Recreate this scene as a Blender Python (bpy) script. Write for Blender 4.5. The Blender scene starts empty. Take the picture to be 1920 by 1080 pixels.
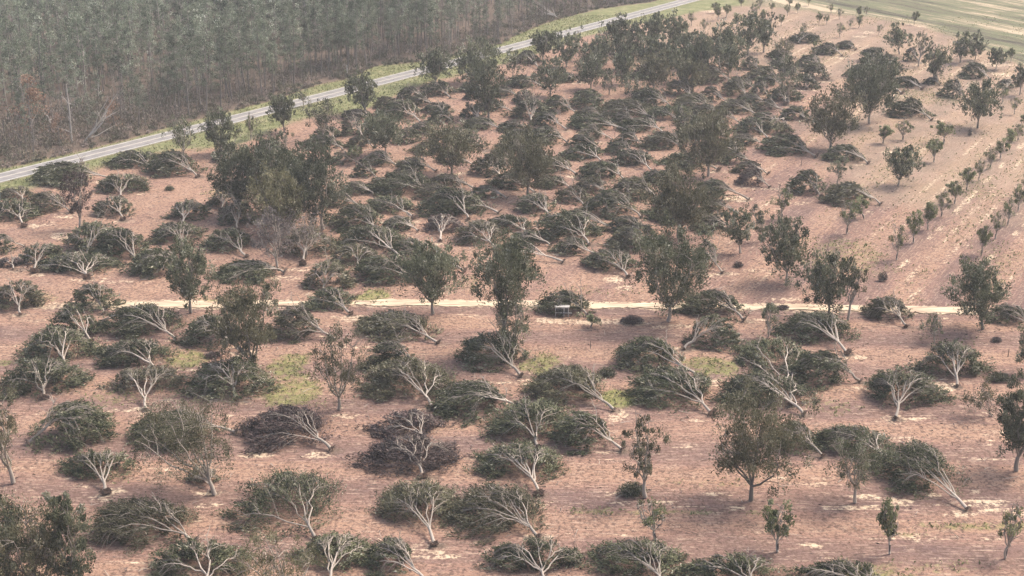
import bpy, math, random
import numpy as np
from mathutils import Vector

# ------------------------------------------------------------------ camera, world, sun, exposure
F_PX, PITCH, CAM_H = 2720.0, math.radians(20.2), 79.0      # pixels of the 1920 px wide photograph, radians, metres
scene = bpy.context.scene
cam_data = bpy.data.cameras.new("camera")
cam_data.sensor_width = 36.0
cam_data.lens = F_PX / 1920.0 * 36.0
cam_data.clip_start = 1.0
cam_data.clip_end = 9000.0
cam = bpy.data.objects.new("camera", cam_data)
scene.collection.objects.link(cam)
cam.location = (0, 0, CAM_H)
cam.rotation_euler = (math.pi / 2 - PITCH, 0, 0)
scene.camera = cam

world = bpy.data.worlds.new("World")
scene.world = world
world.use_nodes = True
wn = world.node_tree
sky = wn.nodes.new("ShaderNodeTexSky")
sky.sky_type = 'NISHITA'
sky.sun_disc = False
SUN_EL, SUN_AZ = math.radians(52), math.radians(62)         # azimuth measured from +Y (view direction) towards +X
sky.sun_elevation = SUN_EL
sky.sun_rotation = SUN_AZ
sky.air_density = 1.0
sky.dust_density = 6.0
sky.ozone_density = 0.6
bg = wn.nodes["Background"]
wn.links.new(sky.outputs[0], bg.inputs[0])
bg.inputs[1].default_value = 0.15
sun_d = bpy.data.lights.new("sun", 'SUN')
sun_d.energy = 1.75
sun_d.angle = math.radians(11)
sun_d.color = (1.0, 0.93, 0.85)
sun = bpy.data.objects.new("sun", sun_d)
scene.collection.objects.link(sun)
sdir = Vector((math.sin(SUN_AZ) * math.cos(SUN_EL), math.cos(SUN_AZ) * math.cos(SUN_EL), math.sin(SUN_EL)))
sun.rotation_euler = sdir.to_track_quat('Z', 'Y').to_euler()
sun.location = (0, 0, 200)
scene.view_settings.view_transform = 'Standard'
scene.view_settings.look = 'None'
scene.view_settings.gamma = 1.0
scene.view_settings.exposure = 0.86
scene.cycles.max_bounces = 5
scene.cycles.diffuse_bounces = 2
scene.cycles.volume_bounces = 0

# ------------------------------------------------------------------ geometry of the view: photo pixel <-> ground
CP, SP = math.cos(PITCH), math.sin(PITCH)
HORIZ = 540 - F_PX * math.tan(PITCH)


def ground(x, y):
    rx, ry = (x - 960) / F_PX, (y - 540) / F_PX
    t = CAM_H / (SP + ry * CP)
    return rx * t, (CP - ry * SP) * t


def project(X, Y, Z=0.0):
    zc = Y * CP + (CAM_H - Z) * SP
    return 960 + F_PX * X / zc, 540 + F_PX * ((CAM_H - Z) * CP - Y * SP) / zc, F_PX / zc


def G(pts):
    return np.array([ground(*p) for p in pts])


# ------------------------------------------------------------------ numpy mesh building
class MB:
    def __init__(self):
        self.v, self.q, self.r, self.n = [], [], [], 0

    def add(self, v, q, r=None):
        v = np.asarray(v, dtype=np.float32).reshape(-1, 3)
        q = np.asarray(q, dtype=np.int32).reshape(-1, 4)
        self.v.append(v)
        self.q.append(q + self.n)
        self.r.append(np.full(len(v), 0.5, np.float32) if r is None else np.asarray(r, np.float32))
        self.n += len(v)

    def data(self):
        return np.concatenate(self.v), np.concatenate(self.q), np.concatenate(self.r)

    def mesh(self, name, mat, smooth=False):
        v, q, r = self.data()
        return make_mesh(name, v, q, r, mat, smooth)


def make_mesh(name, v, q, r, mat, smooth=False):
    me = bpy.data.meshes.new(name)
    me.vertices.add(len(v))
    me.vertices.foreach_set("co", np.ascontiguousarray(v, np.float32).ravel())
    me.loops.add(q.size)
    me.loops.foreach_set("vertex_index", np.ascontiguousarray(q, np.int32).ravel())
    me.polygons.add(len(q))
    me.polygons.foreach_set("loop_start", np.arange(0, q.size, 4, dtype=np.int32))
    me.polygons.foreach_set("use_smooth", np.full(len(q), smooth))
    if r is not None:
        a = me.attributes.new("rnd", 'FLOAT', 'POINT')
        a.data.foreach_set("value", np.ascontiguousarray(r, np.float32))
    me.materials.append(mat)
    me.update(calc_edges=True)
    return me


def unit(a):
    return a / np.maximum(np.linalg.norm(a, axis=-1, keepdims=True), 1e-9)


def tubes(mb, P, R, S=4, r=None):
    P = np.asarray(P, float)
    R = np.asarray(R, float)
    B, K = R.shape
    T = unit(np.gradient(P, axis=1))
    ref = np.where(np.abs(T[..., 2:3]) < 0.85, np.array([0, 0, 1.0]), np.array([1.0, 0, 0]))
    N = unit(np.cross(T, ref))
    Bn = np.cross(T, N)
    an = np.arange(S) / S * 2 * math.pi
    ring = P[:, :, None] + R[:, :, None, None] * (np.cos(an)[None, None, :, None] * N[:, :, None] + np.sin(an)[None, None, :, None] * Bn[:, :, None])
    idx = np.arange(B * K * S).reshape(B, K, S)
    a, b = idx[:, :-1], idx[:, 1:]
    q = np.stack([a, np.roll(a, -1, 2), np.roll(b, -1, 2), b], -1).reshape(-1, 4)
    rr = np.repeat(np.full(B, .8) if r is None else r, K * S)
    mb.add(ring, q, rr)


def leaves(mb, C, D, L, W, rng, tone=None):
    """leaf sprays: one folded-looking quad each, centred on C and pointing along D"""
    n = len(C)
    D = unit(D)
    side = unit(np.cross(D, unit(rng.normal(size=(n, 3)) + np.array([0, 0, 1.3]))))
    L = L * rng.uniform(0.6, 1.3, (n, 1))
    W = W * rng.uniform(0.6, 1.3, (n, 1))
    up = unit(np.cross(side, D)) * L * 0.12
    v = np.stack([C - D * L * .5, C + side * W * .5 + up, C + D * L * .5, C - side * W * .5 + up], 1)
    mb.add(v.reshape(-1, 3), np.arange(n * 4).reshape(n, 4), np.repeat(rng.rand(n) if tone is None else tone, 4))


def curve(p0, p1, bend, K, rng, jit=0.0):
    t = np.linspace(0, 1, K)[:, None]
    P = p0 + (p1 - p0) * t + np.sin(t * math.pi) * bend
    if jit:
        P[1:-1] += rng.normal(size=(K - 2, 3)) * jit
    return P


# ------------------------------------------------------------------ materials
def new_mat(name):
    m = bpy.data.materials.new(name)
    m.use_nodes = True
    nt = m.node_tree
    return m, nt, nt.nodes["Principled BSDF"]


def leaf_mat(name, stops, rough=0.75, transl=0.0):
    m, nt, p = new_mat(name)
    at = nt.nodes.new("ShaderNodeAttribute")
    at.attribute_name = "rnd"
    oi = nt.nodes.new("ShaderNodeObjectInfo")
    cr = nt.nodes.new("ShaderNodeValToRGB")
    cr.color_ramp.elements[0].position = stops[0][0]
    cr.color_ramp.elements[0].color = (*stops[0][1], 1)
    cr.color_ramp.elements[1].position = stops[-1][0]
    cr.color_ramp.elements[1].color = (*stops[-1][1], 1)
    for pos, c in stops[1:-1]:
        e = cr.color_ramp.elements.new(pos)
        e.color = (*c, 1)
    nt.links.new(at.outputs["Fac"], cr.inputs[0])
    hs = nt.nodes.new("ShaderNodeHueSaturation")
    mr = nt.nodes.new("ShaderNodeMapRange")
    mr.inputs[3].default_value = 0.8
    mr.inputs[4].default_value = 1.25
    nt.links.new(oi.outputs["Random"], mr.inputs[0])
    nt.links.new(mr.outputs[0], hs.inputs["Value"])
    nt.links.new(cr.outputs[0], hs.inputs["Color"])
    nt.links.new(hs.outputs[0], p.inputs["Base Color"])
    p.inputs["Roughness"].default_value = rough
    p.inputs["Specular IOR Level"].default_value = 0.35
    if transl:
        tr = nt.nodes.new("ShaderNodeBsdfTranslucent")
        mx = nt.nodes.new("ShaderNodeMixShader")
        mx.inputs[0].default_value = transl
        nt.links.new(hs.outputs[0], tr.inputs[0])
        nt.links.new(p.outputs[0], mx.inputs[1])
        nt.links.new(tr.outputs[0], mx.inputs[2])
        nt.links.new(mx.outputs[0], nt.nodes["Material Output"].inputs[0])
    return m


def noise_mat(name, c0, c1, scale, rough=0.85, detail=4, bump=0.0, stretch=(1, 1, 1)):
    m, nt, p = new_mat(name)
    tc = nt.nodes.new("ShaderNodeTexCoord")
    mp = nt.nodes.new("ShaderNodeMapping")
    mp.inputs["Scale"].default_value = stretch
    n = nt.nodes.new("ShaderNodeTexNoise")
    n.inputs["Scale"].default_value = scale
    n.inputs["Detail"].default_value = detail
    cr = nt.nodes.new("ShaderNodeValToRGB")
    cr.color_ramp.elements[0].position = 0.32
    cr.color_ramp.elements[1].position = 0.68
    cr.color_ramp.elements[0].color = (*c0, 1)
    cr.color_ramp.elements[1].color = (*c1, 1)
    nt.links.new(tc.outputs["Object"], mp.inputs[0])
    nt.links.new(mp.outputs[0], n.inputs[0])
    nt.links.new(n.outputs[0], cr.inputs[0])
    nt.links.new(cr.outputs[0], p.inputs["Base Color"])
    p.inputs["Roughness"].default_value = rough
    if bump:
        b = nt.nodes.new("ShaderNodeBump")
        b.inputs["Strength"].default_value = bump
        nt.links.new(n.outputs[0], b.inputs["Height"])
        nt.links.new(b.outputs[0], p.inputs["Normal"])
    return m


LEAF = {
    'g': leaf_mat("leaf_green", [(0, (.012, .016, .007)), (.28, (.05, .059, .026)), (.6, (.12, .128, .064)), (.86, (.205, .205, .118)), (1, (.46, .44, .34))], .7, .15),
    'S': leaf_mat("leaf_standing_green", [(0, (.024, .028, .014)), (.3, (.084, .094, .05)), (.62, (.165, .175, .103)), (.84, (.26, .265, .175)), (1, (.55, .53, .44))], .7, .28),
    'o': leaf_mat("leaf_olive", [(0, (.03, .03, .014)), (.33, (.098, .093, .05)), (.68, (.185, .175, .10)), (.87, (.27, .25, .165)), (1, (.52, .49, .38))], .7, .28),
    'd': leaf_mat("leaf_dead", [(0, (.03, .02, .018)), (.4, (.085, .058, .052)), (.85, (.16, .115, .105)), (1, (.28, .21, .19))]),
    'y': leaf_mat("leaf_yellowgreen", [(0, (.05, .048, .022)), (.4, (.15, .142, .07)), (.8, (.27, .25, .15)), (1, (.5, .46, .33))], .7, .35),
    'p': leaf_mat("pine_needles", [(0, (.04, .052, .034)), (.3, (.125, .15, .10)), (.62, (.27, .30, .215)), (.85, (.44, .46, .36)), (1, (.78, .78, .68))], .7, .3),
    'r': leaf_mat("needles_rusty", [(0, (.2, .12, .08)), (.5, (.46, .29, .2)), (1, (.62, .45, .34))], .7, .3),
    'b': leaf_mat("twigs_brown", [(0, (.12, .10, .09)), (.5, (.24, .20, .18)), (1, (.42, .37, .34))]),
    's': leaf_mat("leaf_sapling", [(0, (.06, .07, .03)), (.4, (.17, .19, .085)), (.85, (.30, .315, .17)), (1, (.5, .5, .36))], .7, .35),
}
BARK = leaf_mat("bark_pale", [(0, (.115, .095, .078)), (.3, (.18, .15, .122)), (.6, (.30, .255, .21)), (1, (.46, .395, .33))], 0.9)
BARK_D = leaf_mat("bark_grey", [(0, (.12, .10, .085)), (1, (.24, .21, .18))], 0.9)
BARK_W = leaf_mat("bark_bleached", [(0, (.32, .285, .25)), (1, (.44, .40, .36))], 0.9)
BARK_P = leaf_mat("bark_pine", [(0, (.085, .066, .058)), (.7, (.15, .125, .11)), (1, (.34, .31, .28))], 0.9)
ROOT = noise_mat("root_soil", (.075, .055, .044), (.26, .185, .14), 3.0, 0.95, 6, 0.6)

GOBJ = {}


def link(o, parent=None):
    scene.collection.objects.link(o)
    if parent is not None:
        o.parent = parent
    return o


def part(name, me, parent):
    return link(bpy.data.objects.new(name, me), parent)


def empty(name, x, y, label, cat, group=None, rz=0.0, tilt=(0, 0), s=1.0):
    o = bpy.data.objects.new(name, None)
    o.empty_display_size = 0.5
    o.location = (x, y, 0)
    o.rotation_euler = (tilt[0], tilt[1], rz)
    o.scale = (s, s, s)
    o["label"] = label
    o["category"] = cat
    if group:
        o["group"] = group
    return link(o)


# ------------------------------------------------------------------ reading of the orchard (photo pixels)
# toppled trees: root x, root y, then the box of the crown lying on the ground, then its colour
FALLEN = """
197 925 117 846 262 903 g|363 1018 160 934 368 1036 g|395 1100 280 1012 470 1092 g|440 812 250 768 400 850 g|398 922 352 880 408 909 g
592 1012 434 880 632 1009 g|618 1092 570 1000 698 1085 g|800 1095 690 1008 780 1085 g|814 1022 711 899 856 995 g|1007 1008 845 905 1020 1016 g
1022 1094 918 1010 1085 1082 g|1010 928 895 832 1052 905 g|1248 1100 1105 1012 1282 1090 g|1420 1112 1282 1038 1462 1100 g|1650 1120 1490 1056 1662 1104 g
1541 856 1440 790 1530 850 g|1668 868 1522 798 1665 858 g|1812 956 1640 826 1792 938 g|38 590 -10 526 84 585 g|195 588 134 530 222 590 g
170 642 96 556 180 640 g|122 690 48 612 174 686 g|330 638 190 570 336 638 g|82 748 5 670 158 752 g|292 696 182 636 316 697 g
273 770 208 686 348 742 m|442 750 358 670 506 756 g|55 832 58 732 212 848 g|450 660 345 590 452 655 g|628 637 505 574 602 642 g
657 590 572 541 666 583 g|820 644 672 584 815 642 g|785 692 684 640 782 702 g|810 766 684 668 842 756 g|968 768 814 714 960 790 g
976 706 858 622 986 696 g|620 844 454 762 613 847 d|802 834 704 770 826 826 d|792 895 694 814 852 906 d|1100 592 1010 546 1106 596 g
1393 602 1286 544 1392 600 g|1283 655 1290 590 1382 656 g|1312 708 1152 632 1277 702 g|1333 777 1180 688 1340 772 g|1150 770 994 684 1142 764 g
1008 840 912 748 1075 838 g|1165 844 1030 770 1150 850 g|1698 613 1620 556 1702 604 g|1935 614 1850 570 1925 610 g|1588 664 1466 584 1597 648 g
1484 760 1376 632 1512 690 g|1612 716 1478 658 1596 732 g|1506 778 1354 698 1507 770 g|1794 725 1725 640 1842 716 g|1679 785 1622 688 1760 766 g
45 425 -22 374 76 416 g|46 378 2 350 62 376 g|132 398 48 360 128 402 m|208 336 60 306 178 352 g|283 318 208 283 302 318 g|370 332 276 284 374 333 g
226 372 184 326 278 366 g|230 412 178 368 250 408 g|163 480 124 408 238 480 g|264 500 178 428 282 492 g|340 422 317 376 394 414 g|348 466 280 418 378 460 g
462 482 380 430 476 474 g|353 505 244 466 352 522 g|64 510 38 456 122 498 g|163 522 80 474 214 520 g|45 463 -20 440 27 478 g|25 505 -10 488 52 504 d
415 396 396 328 462 392 g|446 432 412 374 480 426 g|532 512 404 490 528 532 g|569 496 528 405 628 486 m|642 282 570 254 642 283 g|743 312 680 284 742 314 g
706 334 660 308 706 334 g|786 342 734 300 798 346 g|813 370 688 324 818 372 g|774 410 680 370 778 403 g|706 433 620 384 720 434 g|878 412 790 354 908 412 g
826 452 792 404 868 438 d|934 400 828 362 902 400 g|927 468 850 414 948 462 m|751 485 634 424 757 472 g|674 500 624 458 708 502 g|606 548 574 486 658 546 g
786 534 664 478 792 538 g|944 337 884 290 948 332 g|1002 362 920 324 994 356 g|1127 304 1054 272 1132 302 g|1225 324 1148 282 1228 314 g|1346 320 1244 286 1332 317 g
1392 293 1320 264 1392 291 g|1080 328 998 294 1072 326 g|1172 338 1082 304 1168 342 g|1142 367 1078 334 1142 363 g|1232 374 1144 334 1238 380 g|1096 389 1040 350 1104 382 g
1253 344 1204 318 1282 350 g|1201 408 1098 358 1192 410 g|1037 411 964 364 1042 404 g|989 440 912 404 998 437 g|1104 459 1002 388 1122 457 g|1160 434 1052 394 1112 432 g
1222 484 1144 420 1244 474 g|1177 520 1095 468 1192 512 g|1055 492 936 450 1004 492 g|1362 430 1212 388 1332 424 g|1403 375 1298 338 1372 382 g|1354 512 1298 446 1348 504 g
1529 295 1428 252 1518 293 g|1627 307 1548 272 1618 306 g|1538 370 1478 318 1548 368 g|1650 384 1540 344 1638 388 g|1514 228 1464 200 1518 227 g|1746 226 1664 186 1742 223 g
1728 168 1672 144 1724 165 g|1818 192 1762 142 1805 184 g|1856 150 1800 118 1852 149 g|1762 160 1734 146 1762 159 g|1888 168 1868 150 1906 166 g|1722 117 1694 90 1722 116 g
1686 128 1638 104 1694 136 g|1668 120 1608 90 1668 119 g|1578 105 1523 82 1577 104 g|1604 94 1567 78 1604 93 g|1496 82 1478 62 1538 83 g|1472 196 1438 164 1502 192 g
996 230 960 178 1028 226 g|1139 200 1068 168 1138 206 g|1256 200 1178 166 1254 202 g|1227 224 1118 188 1222 222 g|1242 249 1160 222 1242 250 g|1282 238 1212 198 1302 228 g
1340 208 1260 176 1338 208 g|1374 154 1298 118 1360 160 g|1402 184 1352 148 1406 182 g|1366 195 1312 164 1352 193 g|1424 134 1390 108 1426 132 g|1421 218 1342 188 1412 216 g
1373 272 1278 216 1368 258 g|1440 260 1378 222 1444 252 g|1176 246 1060 214 1152 246 g|1063 268 982 238 1058 272 g|844 184 788 152 852 182 g|788 230 708 188 792 227 g
834 214 793 194 848 214 g|682 258 638 212 684 256 g|848 230 800 206 852 232 g|940 244 864 222 934 246 g|1022 166 945 142 1012 166 g|1084 154 1040 138 1088 156 g
1010 130 966 96 1012 120 g|1438 178 1410 152 1442 178 g|1458 150 1400 126 1462 152 g|1552 150 1500 112 1556 152 g|1512 168 1492 140 1532 168 g|1690 176 1600 150 1694 176 g
900 190 872 160 904 188 d|748 256 700 232 746 256 g|770 268 740 240 790 272 g|694 226 640 206 700 226 g|628 262 590 236 640 262 g|1084 215 1010 180 1070 214 g
1062 244 1000 212 1052 240 g|1280 282 1202 248 1284 282 g|1330 262 1262 240 1320 264 g|540 300 478 262 536 296 d|456 320 400 272 452 306 g|905 282 862 250 906 282 g
1010 262 940 244 1010 268 g|878 260 838 240 882 262 g|1442 352 1384 312 1432 350 d|1470 224 1420 228 1482 252 g|1490 110 1440 94 1490 112 g|1540 130 1494 104 1542 128 g
1634 148 1586 122 1640 148 g|1240 148 1180 128 1236 150 d|1300 186 1248 150 1300 182 g|900 232 866 196 912 222 g|1000 206 962 168 1002 196 g
"""
# standing trees: base x, base y, crown left, right, top, bottom, kind (F full, T thin, B nearly bare), colour
STANDING = """
80 1125 -38 150 925 1110 F o|142 1122 92 186 915 1105 F g|20 1135 -60 80 940 1120 F g|25 905 -48 62 716 880 T o|402 927 268 462 738 900 T o|545 1125 425 600 1003 1100 T y|475 706 408 526 528 680 F o|358 586 316 404 440 572 F g
812 588 752 862 450 572 F g|636 768 574 696 614 735 T o|945 662 885 1012 442 575 F g|962 664 915 1008 560 655 T g|1210 932 1160 1242 756 905 T o|1408 937 1324 1486 732 900 F o
1603 942 1538 1664 798 905 T g|1905 882 1858 1958 690 862 F g|1253 602 1188 1330 428 585 F g|1555 592 1496 1600 476 572 F g|1590 600 1580 1622 488 560 T o|1842 617 1772 1874 488 602 F g
1440 632 1418 1462 564 622 T g|1752 642 1724 1770 584 628 T g|1926 700 1904 1950 600 680 F g|1860 780 1800 1862 718 772 T o|1475 530 1426 1520 410 516 F g|1388 474 1350 1412 390 455 F g
1432 452 1388 1450 384 434 T g|1272 446 1208 1332 322 428 F o|150 428 122 192 310 436 T d|446 402 402 512 270 385 F g|512 408 456 566 272 396 F g|606 430 540 652 286 420 F g|560 400 500 610 280 390 F g
530 446 472 580 326 436 F y|520 500 470 560 390 486 T b|575 478 538 622 402 455 B b|847 327 788 902 236 308 F o|990 368 932 1046 244 350 F o|1328 330 1278 1372 212 315 F o|1833 240 1794 1870 156 224 F g
1630 232 1574 1678 112 216 F g|1556 280 1512 1608 176 262 F o|1683 348 1658 1724 276 336 F g|1570 348 1552 1598 288 328 T g|1750 156 1728 1778 88 142 F g|1800 118 1782 1822 68 112 F g
1828 112 1812 1848 66 104 F g|1868 130 1850 1888 90 122 F g|1912 178 1894 1930 120 162 F g|1686 102 1658 1700 50 94 F g|1722 124 1712 1748 56 100 T g|1478 194 1446 1502 106 180 T g
533 248 503 560 174 236 F g|606 264 572 642 178 244 T g|686 214 648 708 136 198 F g|724 290 678 764 212 278 F g|818 160 780 852 92 150 F g|880 156 856 942 80 148 F g
916 220 872 948 118 206 F g|345 296 310 382 216 278 T g|414 288 384 448 212 282 F g|541 306 506 552 232 272 T g|1018 112 994 1052 56 106 F g|1062 126 1040 1082 64 118 F g
1092 114 1076 1112 74 108 T g|1126 122 1102 1152 60 116 F g|1156 98 1132 1182 28 92 F g|1192 102 1168 1214 42 98 F g|1226 92 1204 1250 26 86 F g|1262 100 1240 1288 28 94 F g
1172 130 1140 1200 72 124 F g|1212 136 1190 1242 66 130 F g|1250 142 1222 1276 74 136 F g|1290 128 1262 1318 60 122 F g|1032 180 1002 1062 112 170 F g|1108 168 1078 1136 112 160 F g
1166 158 1146 1194 92 152 F g|1226 172 1188 1262 98 166 F o|1274 156 1250 1300 86 150 F g|1318 150 1288 1346 64 144 F g|1350 128 1322 1392 48 120 F g|1402 104 1378 1428 22 96 F g
1432 98 1412 1450 28 90 F g|960 144 940 992 100 140 T g|1470 112 1440 1498 72 108 T o|996 205 974 1024 166 196 B g|570 200 555 580 170 190 T g
1110 140 1090 1136 84 134 F g|1142 178 1120 1168 130 172 T g|1366 146 1340 1392 84 138 F g|1298 176 1270 1326 112 168 F o|1080 106 1060 1098 56 98 T g|1188 188 1160 1220 140 180 T g
"""
# saplings: base x, base y, crown width px, height px, lean
SAPLINGS = """
1230 1012 62 80 -12|1458 1034 58 94 0|1668 1038 46 102 -3|1885 1046 56 106 4|1108 613 34 26 20|668 309 28 36 0|1466 412 44 66 0|1588 438 40 62 0|1620 410 34 40 -25
1656 268 34 32 0|1693 262 34 38 0|1770 268 38 42 0|1751 304 30 44 0|471 262 28 50 0|1681 487 34 64 0|1712 456 34 58 0|1740 430 34 50 0|1765 406 32 50 0|1790 382 30 44 0
1812 358 28 44 0|1835 338 30 42 0|1856 316 28 40 0|1875 298 28 38 0|1893 281 26 38 0|1908 264 26 34 0|1924 247 26 34 0|1840 478 30 56 0|1866 448 28 56 0|1889 422 28 52 0
1908 396 28 50 0|1926 372 28 48 0|1806 514 24 40 0|1504 68 12 18 0|1526 92 10 16 0|1508 58 12 16 0|1476 30 14 22 0|1464 48 12 20 0|1432 42 14 22 0|1414 30 16 24 0
1340 24 16 20 0|1362 32 16 24 0|1296 48 18 26 0|1320 62 16 26 0|1382 50 18 24 0|1346 38 18 26 0|1424 18 14 22 0|1480 12 16 20 0|1516 10 14 20 0|1558 26 14 20 0
1574 36 14 20 0|1536 44 14 20 0|1610 34 14 20 0|1624 30 12 18 0|1714 46 16 26 0|1706 78 12 16 0|1594 54 12 18 0|1575 70 18 26 0|1550 46 12 18 0|1610 52 16 22 0
1648 66 14 20 0|1810 78 14 20 0|1896 116 16 26 0|1902 214 22 34 0|1880 192 20 30 0|1390 12 14 18 0|1280 66 14 20 0|1310 84 16 24 0|1448 22 12 18 0|1496 24 12 18 0|1390 74 14 20 0
"""
STAKES = [(1107, 652), (1890, 668), (1552, 467), (1502, 310), (616, 924), (1610, 556), (1490, 262), (1750, 180)]
BUSHES = [(1137, 704, 40, 24, 'g'), (1185, 604, 46, 18, 'd'), (1384, 500, 22, 14, 'd'), (1655, 526, 22, 26, 'd'), (1185, 925, 60, 32, 'g'), (1868, 640, 22, 12, 'd'),
          (1872, 712, 46, 22, 'g'), (318, 356, 20, 12, 'g'), (1468, 578, 26, 8, 'd'), (1818, 254, 10, 22, 'd'), (400, 668, 36, 12, 'd'), (1100, 500, 4, 4, 'd')]


def rows(s):
    return [ln.split() for ln in s.replace("\n", "|").split("|") if ln.strip()]


ORD = ["first", "second", "third", "fourth", "fifth", "sixth", "seventh", "eighth", "ninth", "tenth", "eleventh", "twelfth", "thirteenth", "fourteenth", "fifteenth",
       "sixteenth", "seventeenth", "eighteenth", "nineteenth", "twentieth"] + ["%dth" % k if k % 10 not in (1, 2, 3) else "%d%s" % (k, {1: "st", 2: "nd", 3: "rd"}[k % 10]) for k in range(21, 60)]
BANDS = [(1060, 9999, "along the bottom edge"), (985, 1060, "in the front row"), (870, 985, "in the second row from the front"), (800, 870, "in the third row from the front"),
         (737, 800, "in the fourth row from the front"), (672, 737, "in the third row before the track"), (617, 672, "in the second row before the track"),
         (575, 617, "beside the sandy track"), (505, 575, "in the first row beyond the track"), (455, 505, "in the second row beyond the track"),
         (415, 455, "in the third row beyond the track"), (385, 415, "in the fourth row beyond the track"), (358, 385, "in the fifth row beyond the track"),
         (330, 358, "in the sixth row beyond the track"), (305, 330, "in the seventh row beyond the track"), (278, 305, "in the eighth row beyond the track"),
         (255, 278, "in the ninth row beyond the track"), (235, 255, "in the tenth row beyond the track"), (215, 235, "in the eleventh row beyond the track"),
         (195, 215, "in the twelfth row beyond the track"), (175, 195, "in the thirteenth row beyond the track"), (150, 175, "in the fourteenth row beyond the track"),
         (125, 150, "in the fifteenth row beyond the track"), (105, 125, "far back between highway and field"), (80, 105, "in the last rows before the field"),
         (55, 80, "on the far open soil"), (35, 55, "near the far corner field"), (-99, 35, "at the far end of the orchard")]


def band_of(y):
    for i, b in enumerate(BANDS):
        if b[0] <= y < b[1]:
            return i
    return len(BANDS) - 1


def label_all(items, phrase):
    """items: dicts with x, y and look; the place in its row singles each one out"""
    groups = {}
    for it in items:
        groups.setdefault((band_of(it['y']), it['look']), []).append(it)
    for (b, look), mem in groups.items():
        mem.sort(key=lambda q: q['x'])
        for k, it in enumerate(mem):
            where = BANDS[b][2]
            if len(mem) == 1:
                it['label'] = "%s %s, only one %s" % (look, phrase, where)
            else:
                it['label'] = "%s %s, %s from left %s" % (look, phrase, ORD[k], where)


# ------------------------------------------------------------------ ground, one sheet with masks
rs = np.random.RandomState(5)


def vnoise(x, y, scale, seed):
    """value noise"""
    r = np.random.RandomState(seed)
    tab = r.rand(256, 256)
    x, y = x / scale + 1000, y / scale + 1000
    xi, yi = np.floor(x).astype(int), np.floor(y).astype(int)
    fx, fy = x - xi, y - yi
    fx, fy = fx * fx * (3 - 2 * fx), fy * fy * (3 - 2 * fy)
    g = lambda a, b: tab[a % 256, b % 256]
    return (g(xi, yi) * (1 - fx) + g(xi + 1, yi) * fx) * (1 - fy) + (g(xi, yi + 1) * (1 - fx) + g(xi + 1, yi + 1) * fx) * fy


def fbm(x, y, scale, seed):
    return sum(vnoise(x, y, scale / 2 ** k, seed + k) * .5 ** k for k in range(4)) / 1.875


def sm(e0, e1, x):
    t = np.clip((x - e0) / (e1 - e0), 0, 1)
    return t * t * (3 - 2 * t)


def side_of(poly, X, Y):
    """signed distance-like value above (further than) a polyline y = f(x) in photo pixels"""
    px, py, _ = project(X, Y)
    pts = np.array(poly, float)
    return np.interp(px, pts[:, 0], pts[:, 1]) - py, px, py


ROAD_N = [(-120, 352), (0, 325), (100, 301), (200, 277.5), (317, 249), (430, 220.5), (507, 201), (620, 171.5), (700, 150.5), (778, 130), (943, 87), (1070, 54), (1173, 27), (1280, -1), (1400, -32)]
ROAD_S = [(-120, 368), (0, 340), (100, 316), (183, 296), (312, 264.5), (445, 230.5), (558, 201), (702, 163), (785, 140.5), (945, 97.5), (1090, 58), (1200, 28), (1312, -1.5), (1440, -34)]
WOOD = [(-200, 350), (0, 316), (100, 295), (200, 270), (317, 237), (430, 208), (500, 190), (600, 156), (660, 145), (700, 124), (790, 114), (850, 104), (943, 80), (975, 62), (1030, 40), (1115, 18), (1220, 3), (1300, -20), (1500, -60)]
SOIL = [(-100, 380), (0, 362), (60, 352), (205, 310), (312, 284), (450, 272), (540, 232), (600, 216), (665, 214), (790, 158), (860, 140), (940, 122), (1000, 104), (1100, 68), (1200, 44), (1290, 26), (1400, 10), (1450, 4),
        (1500, 14), (1580, 26), (1660, 40), (1720, 52), (1790, 76), (1860, 100), (1925, 130), (2100, 200)]
TRACKP = [(-200, 578), (90, 573), (180, 571), (500, 569), (760, 567.5), (940, 569), (1150, 571.5), (1500, 576), (1640, 579), (1800, 582), (1850, 584)]

fine = lambda a, b, s: np.arange(a, b, s)
xs = np.concatenate([[-4000, -1500, -600, -330], fine(-235, 235.1, .55), [330, 600, 1500, 4000]])
ys = np.concatenate([[-600, 0, 70], fine(105, 560, .55), fine(560, 760, 4), [1000, 2000, 5000]])
XX, YY = np.meshgrid(xs, ys)
Xf, Yf = XX.ravel(), YY.ravel()
Ysafe = np.maximum(Yf, 60)
wob = (fbm(Xf, Yf, 9, 11) - .5)
d_soil, PX, PY = side_of(SOIL, Xf, Ysafe)
_, _, PM = project(Xf, Ysafe)
PMV = (PY - HORIZ) ** 2 / (CAM_H * F_PX / CP ** 2)        # ground depth: pixels per metre
d_soil_m = d_soil / PMV
wob2 = wob * (2.5 + 4.5 * sm(900, 1300, PX)) + (fbm(Xf, Yf, 30, 15) - .5) * 34 * sm(1250, 1500, PX) + (fbm(Xf, Yf, 3, 16) - .5) * 4
grass = sm(-2.5, 3.5, d_soil_m + wob2)
d_wood = side_of(WOOD, Xf, Ysafe)[0] / PMV
wood = sm(-1.5, 1.5, d_wood + wob * 3.5)
right = sm(1380, 1450, PX) * sm(-4.5, 5.5, d_soil_m + wob2)
field = right
verge = grass * (1 - right)
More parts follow.
